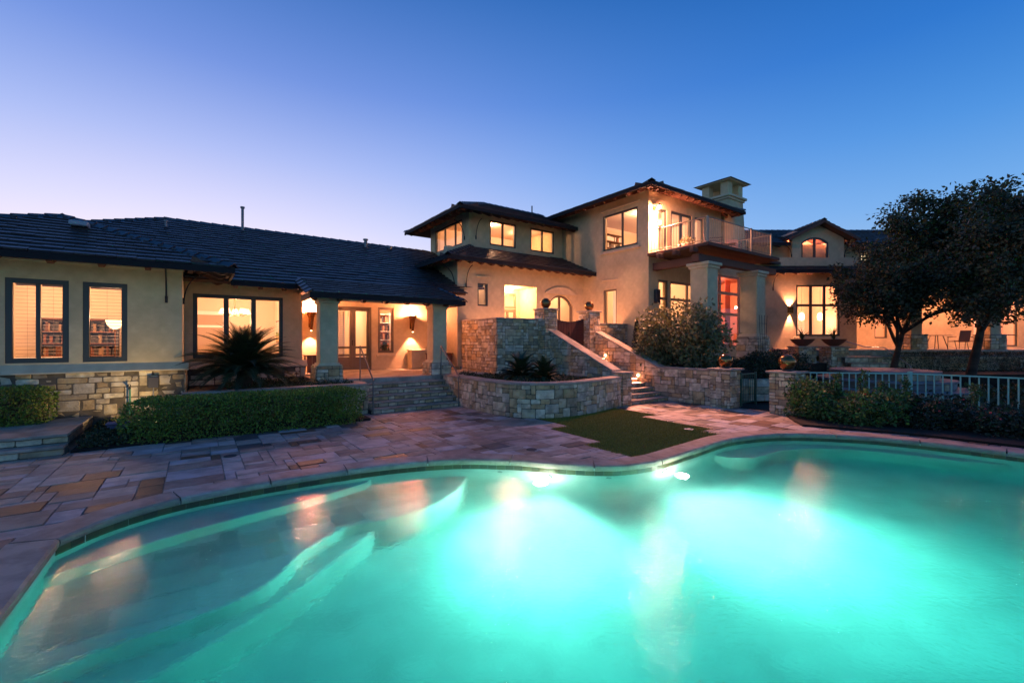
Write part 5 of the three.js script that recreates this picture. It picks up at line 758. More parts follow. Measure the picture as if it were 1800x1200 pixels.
sago('small sago palm left in the curved planter', V3(0.25, 0.8, -13.2), 0.85, 60, 531, 0.16); sago('small sago palm right in the curved planter', V3(0.95, 0.8, -12.9), 0.72, 50, 532, 0.12);
function groundcover(label, pts, y, n, seed, size, m = MH, h = 0.14) { const r0 = rng(seed + 5), xs = pts.map((p) => p[0]), ys = pts.map((p) => p[1]), inside = (x, b) => { let c = false; for (let i = 0, j = pts.length - 1; i < pts.length; j = i++) if ((pts[i][1] > b) !== (pts[j][1] > b) && x < (pts[j][0] - pts[i][0]) * (b - pts[i][1]) / (pts[j][1] - pts[i][1]) + pts[i][0]) c = !c; return c; }; const lo = [Math.min(...xs), Math.min(...ys)], hi = [Math.max(...xs), Math.max(...ys)];
  const o = new THREE.Mesh(leaves(n, seed, (r) => { let x, b; do { x = lo[0] + (hi[0] - lo[0]) * r(); b = lo[1] + (hi[1] - lo[1]) * r(); } while (!inside(x, b)); const k = 0.5 + 0.5 * Math.sin(x * 5.1) * Math.sin(b * 4.3 + x); return { p: P(x, b, y + r() * h * (0.3 + k)).applyMatrix4(m), out: V3(0, 1, 0) }; }, size, { tint: vary }), leafMat(0.05, 0.07, 0.018)); o.name = num('ground_cover'); o.userData = { label, category: 'ground cover', kind: 'stuff' }; scene.add(o); }
groundcover('low leafy ground cover behind the retaining wall by the porch', [[0.6, 12.65], [3.6, 12.65], [3.6, 13.3], [2.6, 13.3], [2.6, 15.2], [0.6, 15.2]], 0.76, 5000, 541, 0.035);
groundcover('low plants in the curved planter', [[7.0, 13], [7.0, 10.4], [7.6, 9.3], [8.6, 9.2], [9.6, 9.6], [9.0, 10.6], [8.0, 11.4], [7.6, 13]], 0.82, 4200, 542, 0.04);
groundcover('dark ground cover at the left end of the hedge', [[-1.8, 11.1], [-1.1, 11.1], [-1.1, 12.3], [-0.4, 12.3], [-0.4, 13.5], [-1.8, 13.5]], 0.04, 5000, 543, 0.035, MH, 0.2);
groundcover('dark ground cover behind the green fence', [[10.9, 12.3], [13.2, 9.4], [17, 10], [24, 15], [24, 18.5], [15.8, 18.5], [15.2, 14.2], [13.2, 13.3]], -0.06, 15000, 544, 0.09, MI, 0.28);
// loose rounded shrub of many small stems
function shrub(name, label, pos, rx, ry, rz, n, seed, size, col, { stems = 22, flowers = 0, group, cat = 'shrub', tint = vary, clumps = 46 } = {}) {
  const g = thing(name, label, cat, pos, group), q = rng(seed), cs = Array.from({ length: clumps }, () => { const t = q() * 6.283, u = Math.pow(q(), 0.45), v = q(); return [V3(Math.cos(t) * u * rx * 0.85, ry * (0.12 + 0.86 * v * (1 - 0.25 * u * u)), Math.sin(t) * u * rz * 0.85), 0.2 + 0.22 * q()]; });
  part(g, 'foliage', leaves(n, seed + 3, (r) => { const [c, s] = cs[Math.floor(r() * cs.length)], t = r() * 6.283, z = 2 * r() - 1, w = Math.sqrt(1 - z * z), d = V3(Math.cos(t) * w, z, Math.sin(t) * w), k = s * Math.pow(r(), 0.5) * Math.min(rx, ry, rz) * 1.3; const p = c.clone().addScaledVector(d, k); p.y = Math.max(0.02, p.y); return { p, out: d.clone().setY(d.y + 0.5).normalize() }; }, size, { tint }), leafMat(...col), null);
  const st = []; for (let i = 0; i < stems; i++) { const [c] = cs[i % cs.length]; st.push(bar(V3((q() - 0.5) * rx * 0.3, 0, (q() - 0.5) * rz * 0.3), c, 0.014, 5, 0.004)); } part(g, 'stem', join(st), barkM, null);
  if (flowers) { const fg = new THREE.IcosahedronGeometry(0.022, 0), fm = std(0.55, 0.04, 0.05); for (let i = 0; i < flowers; i++) { const [c, s] = cs[Math.floor(q() * cs.length)], o = new THREE.Mesh(fg, fm); o.name = 'flower'; o.position.copy(c).add(V3((q() - 0.5) * s, s * 0.6, (q() - 0.3) * s)); g.add(o); } }
  return g;
}
const paleTint = (r) => { const k = 0.6 + 0.8 * r(); return [k * (0.95 + 0.3 * r()), k, k * (0.85 + 0.2 * r())]; };
shrub('flowering_shrub', 'big round pale leaved shrub beside the stair wall', V3(6.25, 0.98, -16.3), 1.75, 2.2, 1.3, 8500, 551, 0.085, [0.16, 0.17, 0.06], { clumps: 80, tint: paleTint });
shrub('dark_shrub', 'dark low shrub behind the sphere pillars', V3(8.3, 0.6, -15.9), 1.5, 0.95, 0.6, 9000, 556, 0.045, [0.03, 0.05, 0.014]);
shrub('dark_shrub', 'dark shrub in front of the right balcony column', V3(10.4, 0.6, -17.2), 1.4, 1.0, 0.7, 9000, 557, 0.045, [0.03, 0.05, 0.014]);
{ const g = thing('pencil_cypress', 'thin dark cypress between stair wall and pale shrub', 'cypress', V3(4.95, 0.98, -17.6)); part(g, 'foliage', leaves(3500, 559, (r) => { const y = r() * 1.95, w = 0.17 * Math.sin(Math.PI * Math.min(1, 0.15 + y / 1.95 * 0.84)), t = r() * 6.283, u = Math.sqrt(r()); return { p: V3(Math.cos(t) * w * u, y, Math.sin(t) * w * u), out: V3(Math.cos(t) * 0.3, 1, Math.sin(t) * 0.3) }; }, 0.03, { tint: vary }), leafMat(0.025, 0.04, 0.014), null); part(g, 'trunk', bar(V3(0, 0, 0), V3(0, 1.5, 0), 0.03, 7, 0.008), barkM, null); }
// flower bed in front of the fence
bed('flower_bed', [[7.35, 11.9], [7.0, 11.0], [6.85, 10.45], [7.6, 10.0], [8.6, 9.35], [9.7, 8.2], [10.7, 6.6], [13.5, 6], [12.7, 9.1], [10.5, 11.7], [8.4, 12.15]], -0.06, 0.05, MI);
[['rose_bush', 'green bush spilling round the low pillar by the fence', 7.75, 11.3, 0.6, 0.95, 0.55, 5200, 0.05, 0], ['rose_bush', 'bright green rose bush in front of the fence', 8.6, 10.6, 0.85, 0.7, 0.6, 5500, 0.055, 8], ['rose_bush', 'rose bush with red blooms near the fence post', 9.7, 10.3, 0.8, 0.6, 0.6, 4600, 0.055, 12], ['rose_bush', 'dark rose bush right of the fence post', 10.5, 9.4, 0.8, 0.5, 0.6, 4200, 0.05, 8], ['rose_bush', 'dark bush at the right edge of the flower bed', 11.3, 8.3, 0.9, 0.45, 0.7, 4200, 0.05, 6]].forEach(([n, label, x, d, rx, ry, rz, cnt, s, fl], i) => shrub(n, label, V3(x, 0.04, -d), rx, ry, rz, cnt, 560 + i * 7, s, i < 2 ? [0.09, 0.17, 0.028] : [0.028, 0.042, 0.014], { flowers: fl, group: 'bushes along the pool fence' }));
// tall rose canes standing above the bushes
[[8.2, 11.2, 1.15], [8.75, 11.05, 1.25], [9.1, 10.9, 1.0], [9.6, 10.8, 1.05], [10.3, 10.2, 0.95]].forEach(([x, d, h], i) => { const g = thing('rose_cane', ['tall leafy cane nearest the low pillar', 'tallest leafy cane in front of the fence', 'leafy cane in front of the fence middle', 'leafy cane just left of the fence post', 'leaning leafy cane right of the fence post'][i], 'rose cane', V3(x, 0.04, -d), 'canes above the bushes'), q = rng(600 + i), pts = [0, 0.35, 0.7, 1].map((t) => V3((q() - 0.5) * 0.16 + (i === 4 ? t * 0.4 : 0), t * h, (q() - 0.5) * 0.1)), c = new THREE.CatmullRomCurve3(pts); part(g, 'stem', new THREE.TubeGeometry(c, 12, 0.008, 5), std(0.09, 0.11, 0.04), null); part(g, 'foliage', leaves(260, 610 + i, (r) => { const t = 0.2 + 0.8 * r(), p = c.getPoint(t), a = r() * 6.283; return { p: p.add(V3(Math.cos(a) * 0.09 * r(), 0, Math.sin(a) * 0.09 * r())), out: V3(Math.cos(a), 0.3, Math.sin(a)).normalize() }; }, 0.045, { tint: vary }), leafMat(0.11, 0.17, 0.035), null); });
// arching grass clumps at the right edge
[[10.35, 8.55, 'dry arching grass clump between the rose bushes and the pool'], [10.95, 7.3, 'reddish arching grass clump at the right edge of the bed']].forEach(([x, d, label], i) => { const g = thing('grass_clump', label, 'grass clump', V3(x, 0.04, -d)), q = rng(630 + i), pos = []; for (let k = 0; k < 170; k++) { const t = q() * 6.283, L = 0.45 + 0.35 * q(), sp = 0.2 + 0.8 * q(), c = Math.cos(t), s = Math.sin(t), w = V3(-s * 0.006, 0, c * 0.006); let prev = V3(c * 0.04, 0, s * 0.04); for (let j = 1; j <= 5; j++) { const u = j / 5, p = V3(c * L * sp * u, L * (u * 1.1 - 0.75 * u * u * sp), s * L * sp * u); pos.push(...prev.clone().sub(w).toArray(), ...prev.clone().add(w).toArray(), ...p.toArray()); prev = p; } } const geo = new THREE.BufferGeometry(); geo.setAttribute('position', new THREE.Float32BufferAttribute(pos, 3)); geo.computeVertexNormals(); part(g, 'blade_tuft', geo, i ? std(0.16, 0.05, 0.04) : std(0.28, 0.2, 0.09), null); });
// trees
function tree(label, pos, H, spread, seed, n, size, col, { first = 0.28, r0 = 0.2, group, name = 'oak_tree', lean = 0, tint = vary, bare = false, low = 0, hang = 0 } = {}) {
  const g = thing(name, label, 'tree', pos, group), q = rng(seed), wood = [], tips = [];
  const grow = (p, d, L, r, lv) => {
    const pts = [p]; let c = p.clone(), e = d.clone(); for (let i = 0; i < 3; i++) { e.add(V3((q() - 0.5) * 0.35, (q() - 0.35) * 0.2, (q() - 0.5) * 0.35)).normalize(); c = c.clone().addScaledVector(e, L / 3); pts.push(c); }
    const t = new THREE.TubeGeometry(new THREE.CatmullRomCurve3(pts), 6, r, lv < 2 ? 9 : 5), a = t.attributes.position, nn = lv < 2 ? 10 : 6; for (let i = 0; i < a.count; i++) { const k = Math.floor(i / nn) / 6, cc = new THREE.CatmullRomCurve3(pts).getPointAt(Math.min(1, k)); const v = V3().fromBufferAttribute(a, i).sub(cc).multiplyScalar(1 - 0.42 * k).add(cc); a.setXYZ(i, v.x, v.y, v.z); } wood.push(t);
    if (lv >= 2) { tips.push([c, 0.34 + 0.2 * q(), e.clone()]); tips.push([pts[2], 0.3 + 0.15 * q(), e.clone()]); }
    if (lv < 4) { const m = lv === 0 ? 6 : 3; for (let i = 0; i < m; i++) { const an = q() * 6.283 + i * 6.283 / m, w = lv === 0 ? 0.75 + 0.5 * q() : 0.75, nd = e.clone().addScaledVector(V3(Math.cos(an), 0.15 * q() - low * (lv > 1 ? 0.5 : 0.15), Math.sin(an)), w * spread).normalize(); grow(pts[lv === 0 ? (i < 2 ? 2 : 3) : i === 0 ? 3 : 2].clone(), nd, L * (0.68 + 0.2 * q()), r * 0.55, lv + 1); } }
  };
  grow(V3(0, 0, 0), V3(lean, 1, 0).normalize(), H * first, r0, 0);
  part(g, 'trunk', muv(mergeGeometries(wood.map((w) => { const f = w.toNonIndexed(); f.deleteAttribute('uv'); return f; }))), barkM, null);
  if (!bare) part(g, 'crown', leaves(n, seed + 9, (r) => { const [c, s] = tips[Math.floor(r() * tips.length)], t = r() * 6.283, z = 2 * r() - 1, w = Math.sqrt(1 - z * z), d = V3(Math.cos(t) * w, z * 0.55, Math.sin(t) * w); const p = c.clone().addScaledVector(d, s * Math.pow(r(), 0.6) * H * 0.13); if (hang && r() < 0.4) p.y = Math.max(Math.min(p.y, 2.1 + 0.7 * r()), p.y - hang * r()); return { p, out: d.normalize() }; }, size, { tint }), leafMat(...col), null);
  else part(g, 'crown', leaves(n, seed + 9, (r) => { const [c, s, e] = tips[Math.floor(r() * tips.length)]; return { p: c.clone().add(V3((r() - 0.5) * 0.5, (r() - 0.5) * 0.4, (r() - 0.5) * 0.5)), out: e }; }, size, { tint }), leafMat(...col), null);
  return g;
}
tree('dark live oak in front of the terrace, nearer the tall windows', V3(16.1, 0.5, -18.8), 4.5, 0.72, 701, 20000, 0.08, [0.05, 0.065, 0.02], { group: 'live oaks before the terrace', low: 0.75, first: 0.42, r0: 0.14, lean: 0.12, hang: 1.2 });
tree('tall dark live oak in front of the terrace at the right edge', V3(18.6, 0.5, -18.0), 10.8, 0.72, 711, 62000, 0.09, [0.05, 0.065, 0.02], { group: 'live oaks before the terrace', first: 0.27, r0: 0.17, low: 0.75, lean: 0.12, hang: 1.7 });
tree('bare topped tree showing above the left roof ridge', V3(-28, 0, -30), 11.5, 0.5, 721, 700, 0.12, [0.05, 0.05, 0.03], { name: 'distant_tree', bare: true, group: 'treetops behind the roofs' });
tree('thin treetop showing above the long roof ridge', V3(-9.6, 0, -39), 11.6, 0.4, 731, 400, 0.14, [0.05, 0.05, 0.03], { name: 'distant_tree', bare: true, group: 'treetops behind the roofs' });
{ const g = thing('laser_lamp', 'tiny green garden laser lamp glowing in the right oak', 'garden lamp', V3(18.6, 5.35, -17.4)); part(g, 'body', new THREE.CylinderGeometry(0.05, 0.05, 0.16, 12).rotateX(1.2), darkM, null); part(g, 'lens', new THREE.SphereGeometry(0.05, 12, 8).translate(0, -0.02, 0.09), glowM(0.05, 1, 0.1, 9), null); const l = lamp(V3(0, -0.05, 0.2), 0.8, new THREE.Color(0.1, 1, 0.15), 2); l.name = 'lamp_light'; g.add(l); }

// ------------------------------------------------------------------ small things outdoors
// bowl planters with spiky plants on stone plinths
[[13.75, 21.0, 'left wide clay bowl with a spiky plant on a stone plinth'], [15.25, 21.0, 'right wide clay bowl with a spiky plant on a stone plinth']].forEach(([x, d, label], i) => {
  const g = thing('bowl_planter', label, 'planter', V3(x, 1.78, -d), 'bowls at the terrace steps'); part(g, 'bowl', lathe([[0.14, 0], [0.2, 0.02], [0.38, 0.16], [0.5, 0.31], [0.52, 0.33], [0.49, 0.33], [0.36, 0.2], [0, 0.16]], 32), std(0.2, 0.075, 0.045, { roughness: 0.8 }), null); part(g, 'soil', new THREE.CylinderGeometry(0.44, 0.4, 0.06, 24).translate(0, 0.26, 0), soilM, null);
  const q = rng(800 + i), sp = frondGeo(0.62, 4, 0.01, 7), bl = new THREE.BufferGeometry(); bl.setAttribute('position', new THREE.Float32BufferAttribute([-0.02, 0, 0, 0.02, 0, 0, 0.018, 0.25, 0.1, -0.02, 0, 0, 0.018, 0.25, 0.1, -0.018, 0.25, 0.1, -0.018, 0.25, 0.1, 0.018, 0.25, 0.1, 0, 0.42, 0.34], 3)); bl.computeVertexNormals(); const lm = std(0.05, 0.07, 0.025); for (let k = 0; k < 26; k++) { const o = new THREE.Mesh(bl, lm); o.name = 'leaf'; o.position.y = 0.28; o.rotation.set(0, q() * 6.283, 0); o.rotateX((q() - 0.6) * 0.9); const s = 0.8 + 0.6 * q(); o.scale.set(s, s, s); g.add(o); }
  pillar('stone_plinth', i ? 'low stone plinth under the right clay bowl' : 'low stone plinth under the left clay bowl', MI, x, d + 0.02, 0.8, 0.62, 1.72, 810 + i * 5, 'plinths under the bowls', 0.05);
});
// chairs: a sling chair, cloned
function slingChair(label, pos, turn, mat, group) {
  const g = thing('patio_chair', label, 'chair', pos, group), fm = std(0.04, 0.03, 0.025, { roughness: 0.5, metalness: 0.4 }); g.rotation.y = turn;
  part(g, 'seat', rbox(-0.25, 0.25, 0.4, 0.43, -0.24, 0.24, 0.012).rotateX(0.06), mat, null); part(g, 'backrest', rbox(-0.25, 0.25, 0.42, 1.02, 0.2, 0.225, 0.01).rotateX(-0.2).translate(0, 0.0, -0.1), mat, null);
  for (const s of [-1, 1]) { part(g, 'leg', bar(V3(s * 0.27, 0, 0.24), V3(s * 0.27, 0.62, 0.2), 0.014), fm, null); part(g, 'leg', bar(V3(s * 0.27, 0, -0.32), V3(s * 0.27, 0.45, -0.2), 0.014), fm, null); part(g, 'armrest', bar(V3(s * 0.27, 0.63, 0.24), V3(s * 0.27, 0.64, -0.3), 0.018), fm, null); } return g;
}
const slingM = std(0.3, 0.14, 0.09, { roughness: 0.8 });
[[21.6, 23.6, 0.5, 'dark patio chair at the left side of the terrace table'], [23.0, 22.9, 3.0, 'dark patio chair with its back to us, left of two'], [23.9, 22.9, 3.3, 'dark patio chair with its back to us, right of two'], [22.6, 24.6, 0.1, 'dark patio chair at the far side of the terrace table']].forEach(([x, d, t, label]) => slingChair(label, V3(x, 1.6, -d), t, slingM, 'chairs round the terrace table'));
{ const g = thing('patio_table', 'round patio table on the covered terrace', 'table', V3(22.6, 1.6, -23.6)); part(g, 'tabletop', new THREE.CylinderGeometry(0.62, 0.62, 0.03, 32).translate(0, 0.72, 0), std(0.3, 0.2, 0.14, { roughness: 0.3 }), null); for (let i = 0; i < 4; i++) { const t = i * 1.571 + 0.6; part(g, 'leg', bar(V3(Math.cos(t) * 0.45, 0, Math.sin(t) * 0.45), V3(Math.cos(t) * 0.25, 0.7, Math.sin(t) * 0.25), 0.018), darkM, null); } }
const canvasM = std(0.5, 0.3, 0.22, { roughness: 0.8 });
{ const p = W(17.9, 10.3, 5.69), q = W(19.5, 10.4, 5.69); slingChair('tan sling chair on the balcony nearer the doors', p, TH + 0.5, canvasM, 'balcony chairs'); slingChair('tan sling chair on the balcony at the railing corner side', q, TH - 0.9, canvasM, 'balcony chairs'); const g = thing('side_table', 'small round table between the balcony chairs', 'table', W(18.7, 10.2, 5.69)); part(g, 'tabletop', new THREE.CylinderGeometry(0.3, 0.3, 0.025, 28).translate(0, 0.5, 0), canvasM, null); for (let i = 0; i < 3; i++) { const t = i * 2.094; part(g, 'leg', bar(V3(Math.cos(t) * 0.24, 0, Math.sin(t) * 0.24), V3(Math.cos(t) * 0.1, 0.49, Math.sin(t) * 0.1), 0.012), darkM, null); }
  shrub('balcony_plant', 'potted leafy plant on the balcony behind the railing', W(16.7, 10.9, 6.0), 0.3, 0.3, 0.3, 500, 831, 0.05, [0.14, 0.14, 0.05], { stems: 6, clumps: 12, cat: 'plant' }); const pot = thing('plant_pot', 'round pot under the balcony plant', 'pot', W(16.7, 10.9, 5.69)); part(pot, 'pot_body', lathe([[0.0, 0], [0.13, 0], [0.2, 0.3], [0.22, 0.32], [0.18, 0.32], [0, 0.28]], 24), std(0.3, 0.12, 0.07), null); }
{ const g = thing('wall_speaker', 'black speaker box on the wall under the balcony', 'speaker', W(15.85, 11.75, 3.62)); g.rotation.y = TH; part(g, 'cabinet', rbox(-0.13, 0.13, 0, 0.58, -0.09, 0.07, 0.02), darkM, null); part(g, 'grille', rbox(-0.11, 0.11, 0.03, 0.55, -0.1, -0.088, 0.008), std(0.02, 0.02, 0.02), null); }
{ const g = thing('trellis', 'thin iron fan trellis against the right balcony column', 'trellis', W(19.3, 9.05, 1.0)), p = (u, v) => V3(u, v, 0); g.rotation.y = TH; for (const [u0, u1] of [[-0.14, -0.34], [-0.05, -0.12], [0.05, 0.12], [0.14, 0.34]]) part(g, 'upright', bar(p(u0, 0.0), p(u1, 2.1), 0.009, 6), ironM, null); for (const [v, u] of [[0.9, 0.23], [1.3, 0.27], [1.75, 0.32]]) part(g, 'crossbar', bar(p(-u, v), p(u, v), 0.008, 6), ironM, null); }
{ const g = thing('meter_box', 'small dark electric box on the stone foot of the left wing', 'electric box', W(-0.86, 13.55, 0.9)); g.rotation.y = TH; part(g, 'case', rbox(-0.1, 0.1, 0, 0.26, -0.06, 0.05, 0.012), std(0.06, 0.06, 0.07), null); part(g, 'conduit', bar(V3(0, -0.5, 0), V3(0, 0, 0), 0.014), std(0.3, 0.3, 0.3, { metalness: 0.5 }), null); }
{ const g = thing('water_tap', 'garden tap on a green pipe against the stone foot', 'tap', W(-1.28, 13.5, 0.3)); part(g, 'pipe', bar(V3(0, 0, 0), V3(0, 0.62, 0), 0.018), std(0.05, 0.2, 0.13), null); part(g, 'tap_head', join([bar(V3(0, 0.62, 0), V3(0.05, 0.62, 0.08), 0.022), new THREE.TorusGeometry(0.03, 0.008, 6, 14).translate(0, 0.68, 0.02)]), ironM, null); }
{ const g = thing('hose_box', 'small mauve hose box beside the end of the hedge', 'hose box', W(-1.35, 12.4, 0.05)); g.rotation.y = TH; part(g, 'case', rbox(-0.18, 0.18, 0, 0.22, -0.12, 0.12, 0.03), std(0.2, 0.14, 0.2), null); part(g, 'lid', rbox(-0.2, 0.2, 0.22, 0.26, -0.14, 0.14, 0.015), std(0.24, 0.17, 0.24), null); }
{ const g = thing('path_light', 'tiny unlit black stake light beside the porch plinth', 'path light', W(2.35, 14.2, 0.75)); part(g, 'stake', bar(V3(0, 0, 0), V3(0, 0.3, 0), 0.012), ironM, null); part(g, 'hood', lathe([[0.0, 0.36], [0.08, 0.3], [0.08, 0.29], [0, 0.3]]), ironM, null); }
// bench planters on the porch
for (const [a0, a1, label] of [[2.95, 3.95, 'dark red wooden bench behind the left porch column'], [7.45, 8.35, 'dark red wooden bench by the side wall of the entry block']]) { const g = thing('porch_bench', label, 'bench', W((a0 + a1) / 2, 16.4, 0.9), 'porch benches'), n = 6; for (let i = 0; i < n; i++) part(g, 'slat', rbox(a0 + (a1 - a0) * i / n + 0.004, a0 + (a1 - a0) * (i + 1) / n - 0.004, 0.95, 1.5, 15.9, 15.93, 0.006), woodM); part(g, 'seat_board', rbox(a0 - 0.02, a1 + 0.02, 1.5, 1.54, 15.88, 16.5, 0.01), woodM); for (const x of [a0, a1 - 0.06]) part(g, 'leg', rbox(x, x + 0.06, 0.9, 1.5, 16.4, 16.46, 0.008), woodM); }
{ const g = thing('planter_box', 'salmon coloured box standing under the right porch sconce', 'box', W(7.4, 16.95, 0.9)); part(g, 'box_body', rbox(6.95, 7.75, 0.9, 1.62, 16.7, 17.15, 0.02), stuccoM); part(g, 'box_lid', rbox(6.92, 7.78, 1.62, 1.67, 16.67, 17.17, 0.015), trimM); }

// ------------------------------------------------------------------ things seen through the windows
const bookM = std(0.3, 0.2, 0.12);
for (const [a0, a1, label] of [[-3.18, -2.82, 'slatted blind in the left half of the wide left window'], [-2.78, -2.42, 'slatted blind in the right half of the wide left window'], [-2.0, -1.44, 'slatted blind in the narrow left window']]) { const g = thing('window_blind', label, 'blind', W((a0 + a1) / 2, 13.9, 1.64), 'blinds of the left wing'), sm = std(0.3, 0.2, 0.13, { roughness: 0.6 }); g.rotation.y = TH; const slat = rbox(-(a1 - a0) / 2, (a1 - a0) / 2, -0.003, 0.003, -0.024, 0.024, 0.0028); part(g, 'head_rail', rbox(-(a1 - a0) / 2, (a1 - a0) / 2, 1.57, 1.62, -0.03, 0.03, 0.008), sm, null); for (let k = 0; k < 20; k++) { const o = new THREE.Mesh(slat, sm); o.name = 'slat'; o.position.y = 0.02 + k * 0.078; o.rotation.x = 0.1; g.add(o); } part(g, 'cord', bar(V3(0, 0, 0.026), V3(0, 1.58, 0.026), 0.002, 4), sm, null); }
{ const g = thing('bookcase', 'tall dark bookcase behind the wide left window', 'bookcase', W(-2.7, 17.4, 0.9)); g.rotation.y = TH; part(g, 'carcass', join([box(-0.8, -0.76, 0, 1.75, -0.15, 0.15), box(0.76, 0.8, 0, 1.75, -0.15, 0.15), box(-0.8, 0.8, 0, 1.75, 0.13, 0.15)]), darkM, null); for (let k = 0; k < 6; k++) part(g, 'shelf', box(-0.76, 0.76, k * 0.34, k * 0.34 + 0.03, -0.15, 0.13), woodM, null); const q = rng(900); for (let k = 0; k < 5; k++) for (let x = -0.74; x < 0.68;) { const w = 0.03 + 0.04 * q(), h = 0.18 + 0.1 * q(); if (q() < 0.8) part(g, 'book', box(x, x + w - 0.003, k * 0.34 + 0.03, k * 0.34 + 0.03 + h, -0.1, 0.1), [darkM, woodM, darkM, bookM][Math.floor(q() * 4)], null); x += w; } }
{ const g = thing('bed', 'bed with pale covers behind the wide left window', 'bed', W(-3.6, 15.2, 0.9)); part(g, 'mattress', rbox(-4.6, -2.6, 1.2, 1.6, 14.5, 16.2, 0.08), whiteM); part(g, 'bed_base', rbox(-4.6, -2.6, 0.92, 1.2, 14.5, 16.2, 0.02), woodM); part(g, 'pillow', rbox(-4.5, -4.1, 1.6, 1.74, 14.7, 15.4, 0.06), whiteM); }
{ const g = thing('picture', 'framed landscape picture behind the right pane of the three pane window', 'picture', W(2.36, 17.9, 1.95)); part(g, 'picture_frame', box(2.36, 2.395, 1.95, 2.75, 17.5, 18.4), woodM); part(g, 'canvas', (() => { const b = box(2.35, 2.358, 2.0, 2.7, 17.55, 18.35); const c = document.createElement('canvas'); c.width = 64; c.height = 64; const x = c.getContext('2d'); x.fillStyle = '#d8c8b4'; x.fillRect(0, 0, 64, 64); x.fillStyle = '#8f9a55'; x.fillRect(0, 36, 64, 10); x.fillStyle = '#c9a96a'; x.fillRect(0, 46, 64, 18); x.fillStyle = '#5f7040'; x.fillRect(30, 33, 34, 5); const t = new THREE.CanvasTexture(c); t.colorSpace = THREE.SRGBColorSpace; b.userData.t = t; const p = b.attributes.position, uv = b.attributes.uv; for (let i = 0; i < p.count; i++) uv.setXY(i, (-p.getZ(i) - 17.55) / 0.8, (p.getY(i) - 2) / 0.7); return b; })(), std(0.9, 0.9, 0.9)); const m = g.children[1]; m.material.map = m.geometry.userData.t; m.geometry.userData = {}; }
{ const d = part(house, 'inner_door', box(-0.15, 0.75, 0.9, 2.95, 19.13, 19.18), std(0.42, 0.30, 0.2)); part(d, 'door_trim', join([box(-0.22, 0.84, 2.95, 3.08, 19.1, 19.19), box(0.75, 0.84, 0.9, 2.95, 19.1, 19.19), box(-0.15, 0.75, 2.5, 2.58, 19.1, 19.13)]), whiteM); }
{ const g = thing('dining_table', 'dining table under the chandelier behind the large palm', 'table', W(1.0, 17.2, 0.9)); part(g, 'tabletop', rbox(0.3, 1.7, 1.6, 1.65, 16.5, 17.9, 0.015), woodM); for (const [x, b] of [[0.4, 16.6], [1.6, 16.6], [0.4, 17.8], [1.6, 17.8]]) part(g, 'leg', rbox(x - 0.04, x + 0.04, 0.9, 1.6, b - 0.04, b + 0.04, 0.01), woodM); }
{ const g = thing('bookshelf', 'white bookshelf in the red library behind the narrow porch window', 'bookshelf', W(7.0, 19.9, 0.9)), q = rng(910); for (let k = 0; k < 7; k++) part(g, 'shelf', box(6.5, 8.3, 0.92 + k * 0.38, 0.95 + k * 0.38, 19.6, 19.95), whiteM); for (const x of [6.5, 7.1, 7.7, 8.28]) part(g, 'upright', box(x, x + 0.03, 0.92, 3.3, 19.58, 19.95), whiteM); for (let k = 0; k < 6; k++) for (let x = 6.55; x < 8.2;) { const w = 0.04 + 0.05 * q(); if (q() < 0.75) part(g, 'book', box(x, x + w - 0.004, 0.95 + k * 0.38, 1.15 + k * 0.38 + 0.08 * q(), 19.62, 19.85), [darkM, woodM, roomRedM][Math.floor(q() * 3)]); x += w; } }
shrub('house_plant', 'leafy house plant inside the narrow porch window', W(6.25, 17.75, 1.55), 0.16, 0.42, 0.16, 260, 915, 0.05, [0.06, 0.1, 0.03], { stems: 5, clumps: 9, cat: 'plant' }); { const g = thing('window_table', 'small red table inside the narrow porch window', 'table', W(6.1, 17.8, 0.9)); part(g, 'tabletop', rbox(5.8, 6.6, 1.5, 1.545, 17.55, 18.0, 0.012), roomRedM); for (const x of [5.84, 6.56]) part(g, 'leg', box(x - 0.025, x + 0.025, 0.9, 1.5, 17.7, 17.75), roomRedM); }
for (const [x0, x1, y0, y1, d, label] of [[16.4, 17.3, 1.7, 3.9, FD + 3.3, 'left white plantation shutter in the pendant lit room'], [17.5, 18.2, 1.7, 3.9, FD + 3.3, 'right white plantation shutter in the pendant lit room']]) { const g = thing('plantation_shutter', label, 'shutter', V3((x0 + x1) / 2, y0, -d), 'shutters of the right wing'); part(g, 'stile', box(x0, x0 + 0.06, y0, y1, d - 0.02, d + 0.02), whiteM, MI); part(g, 'stile', box(x1 - 0.06, x1, y0, y1, d - 0.02, d + 0.02), whiteM, MI); for (let y = y0 + 0.05; y < y1; y += 0.11) part(g, 'louvre', box(x0 + 0.06, x1 - 0.06, y, y + 0.07, d - 0.015, d - 0.005), whiteM, MI); }
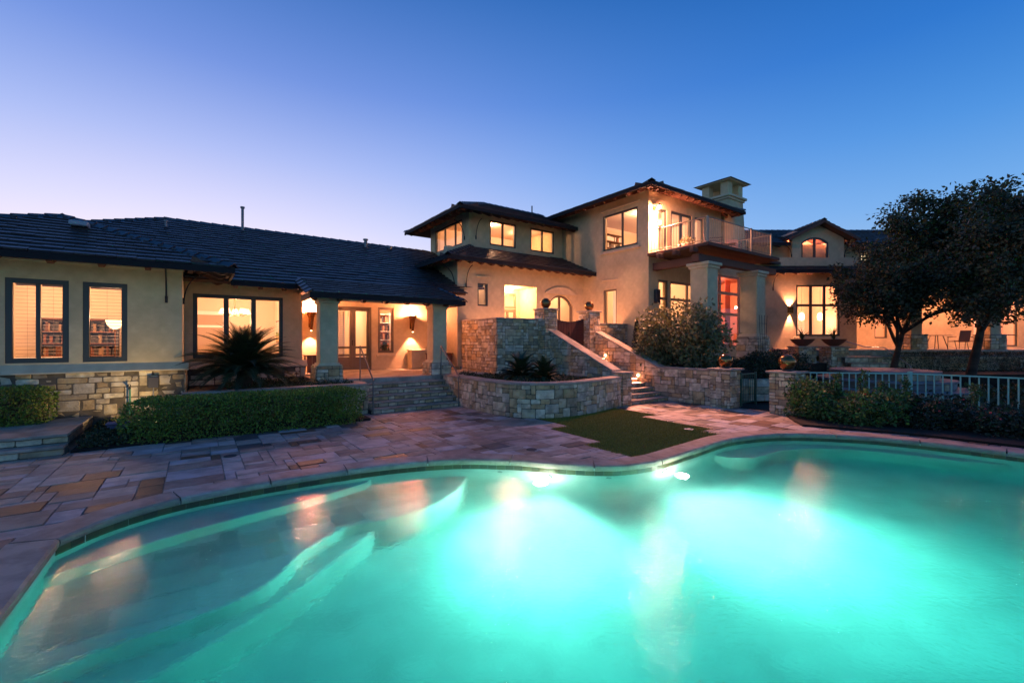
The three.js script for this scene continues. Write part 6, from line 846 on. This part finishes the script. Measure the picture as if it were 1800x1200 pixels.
{ const g = thing('plantation_shutter', 'white louvred shutter inside the left french door', 'shutter', W(4.4, 17.62, 1.0)); part(g, 'stile', box(4.22, 4.27, 1.0, 3.2, 17.6, 17.64), whiteM); part(g, 'stile', box(4.55, 4.6, 1.0, 3.2, 17.6, 17.64), whiteM); for (let y = 1.05; y < 3.15; y += 0.085) part(g, 'louvre', rbox(4.27, 4.55, y, y + 0.055, 17.612, 17.624, 0.004), whiteM); }
{ const g = thing('shelf_unit', 'dark shelf of books in the balcony room', 'shelf', W(17.6, 16.2, 5.75)), q = rng(920); for (let k = 0; k < 6; k++) part(g, 'shelf', box(16.2, 18.6, 5.8 + k * 0.36, 5.83 + k * 0.36, 15.95, 16.3), woodM); for (let k = 0; k < 5; k++) for (let x = 16.25; x < 18.5;) { const w = 0.06 + 0.08 * q(); if (q() < 0.7) part(g, 'book', box(x, x + w - 0.005, 5.83 + k * 0.36, 6.0 + k * 0.36 + 0.1 * q(), 16, 16.2), [darkM, woodM, whiteM][Math.floor(q() * 3)]); x += w; } }
for (const [x, w] of [[20.45, 0.6], [21.75, 0.5], [23.0, 0.5], [24.3, 0.6]]) part(house, 'curtain', (() => { const g = new THREE.PlaneGeometry(w, 3.5, 40, 1), p = g.attributes.position; for (let i = 0; i < p.count; i++) p.setZ(i, 0.04 * Math.sin(p.getX(i) * 55 + x)); g.computeVertexNormals(); return g.translate(x, 3.5, -12.6); })(), phys(0.34, 0.09, 0.05, { transmission: 0.25, thickness: 0, roughness: 1 }));
part(house, 'curtain', (() => { const g = new THREE.PlaneGeometry(0.35, 1.9, 20, 1), p = g.attributes.position; for (let i = 0; i < p.count; i++) p.setZ(i, 0.03 * Math.sin(p.getX(i) * 70)); g.computeVertexNormals(); return g.translate(16.55, 6.8, -12.35); })(), phys(0.75, 0.66, 0.5, { transmission: 0.3, thickness: 0, roughness: 1 }));

// ------------------------------------------------------------------ shadows on, draw
scene.traverse((o) => { if (o.isMesh) { o.castShadow = true; o.receiveShadow = true; } });
renderer.render(scene, camera);
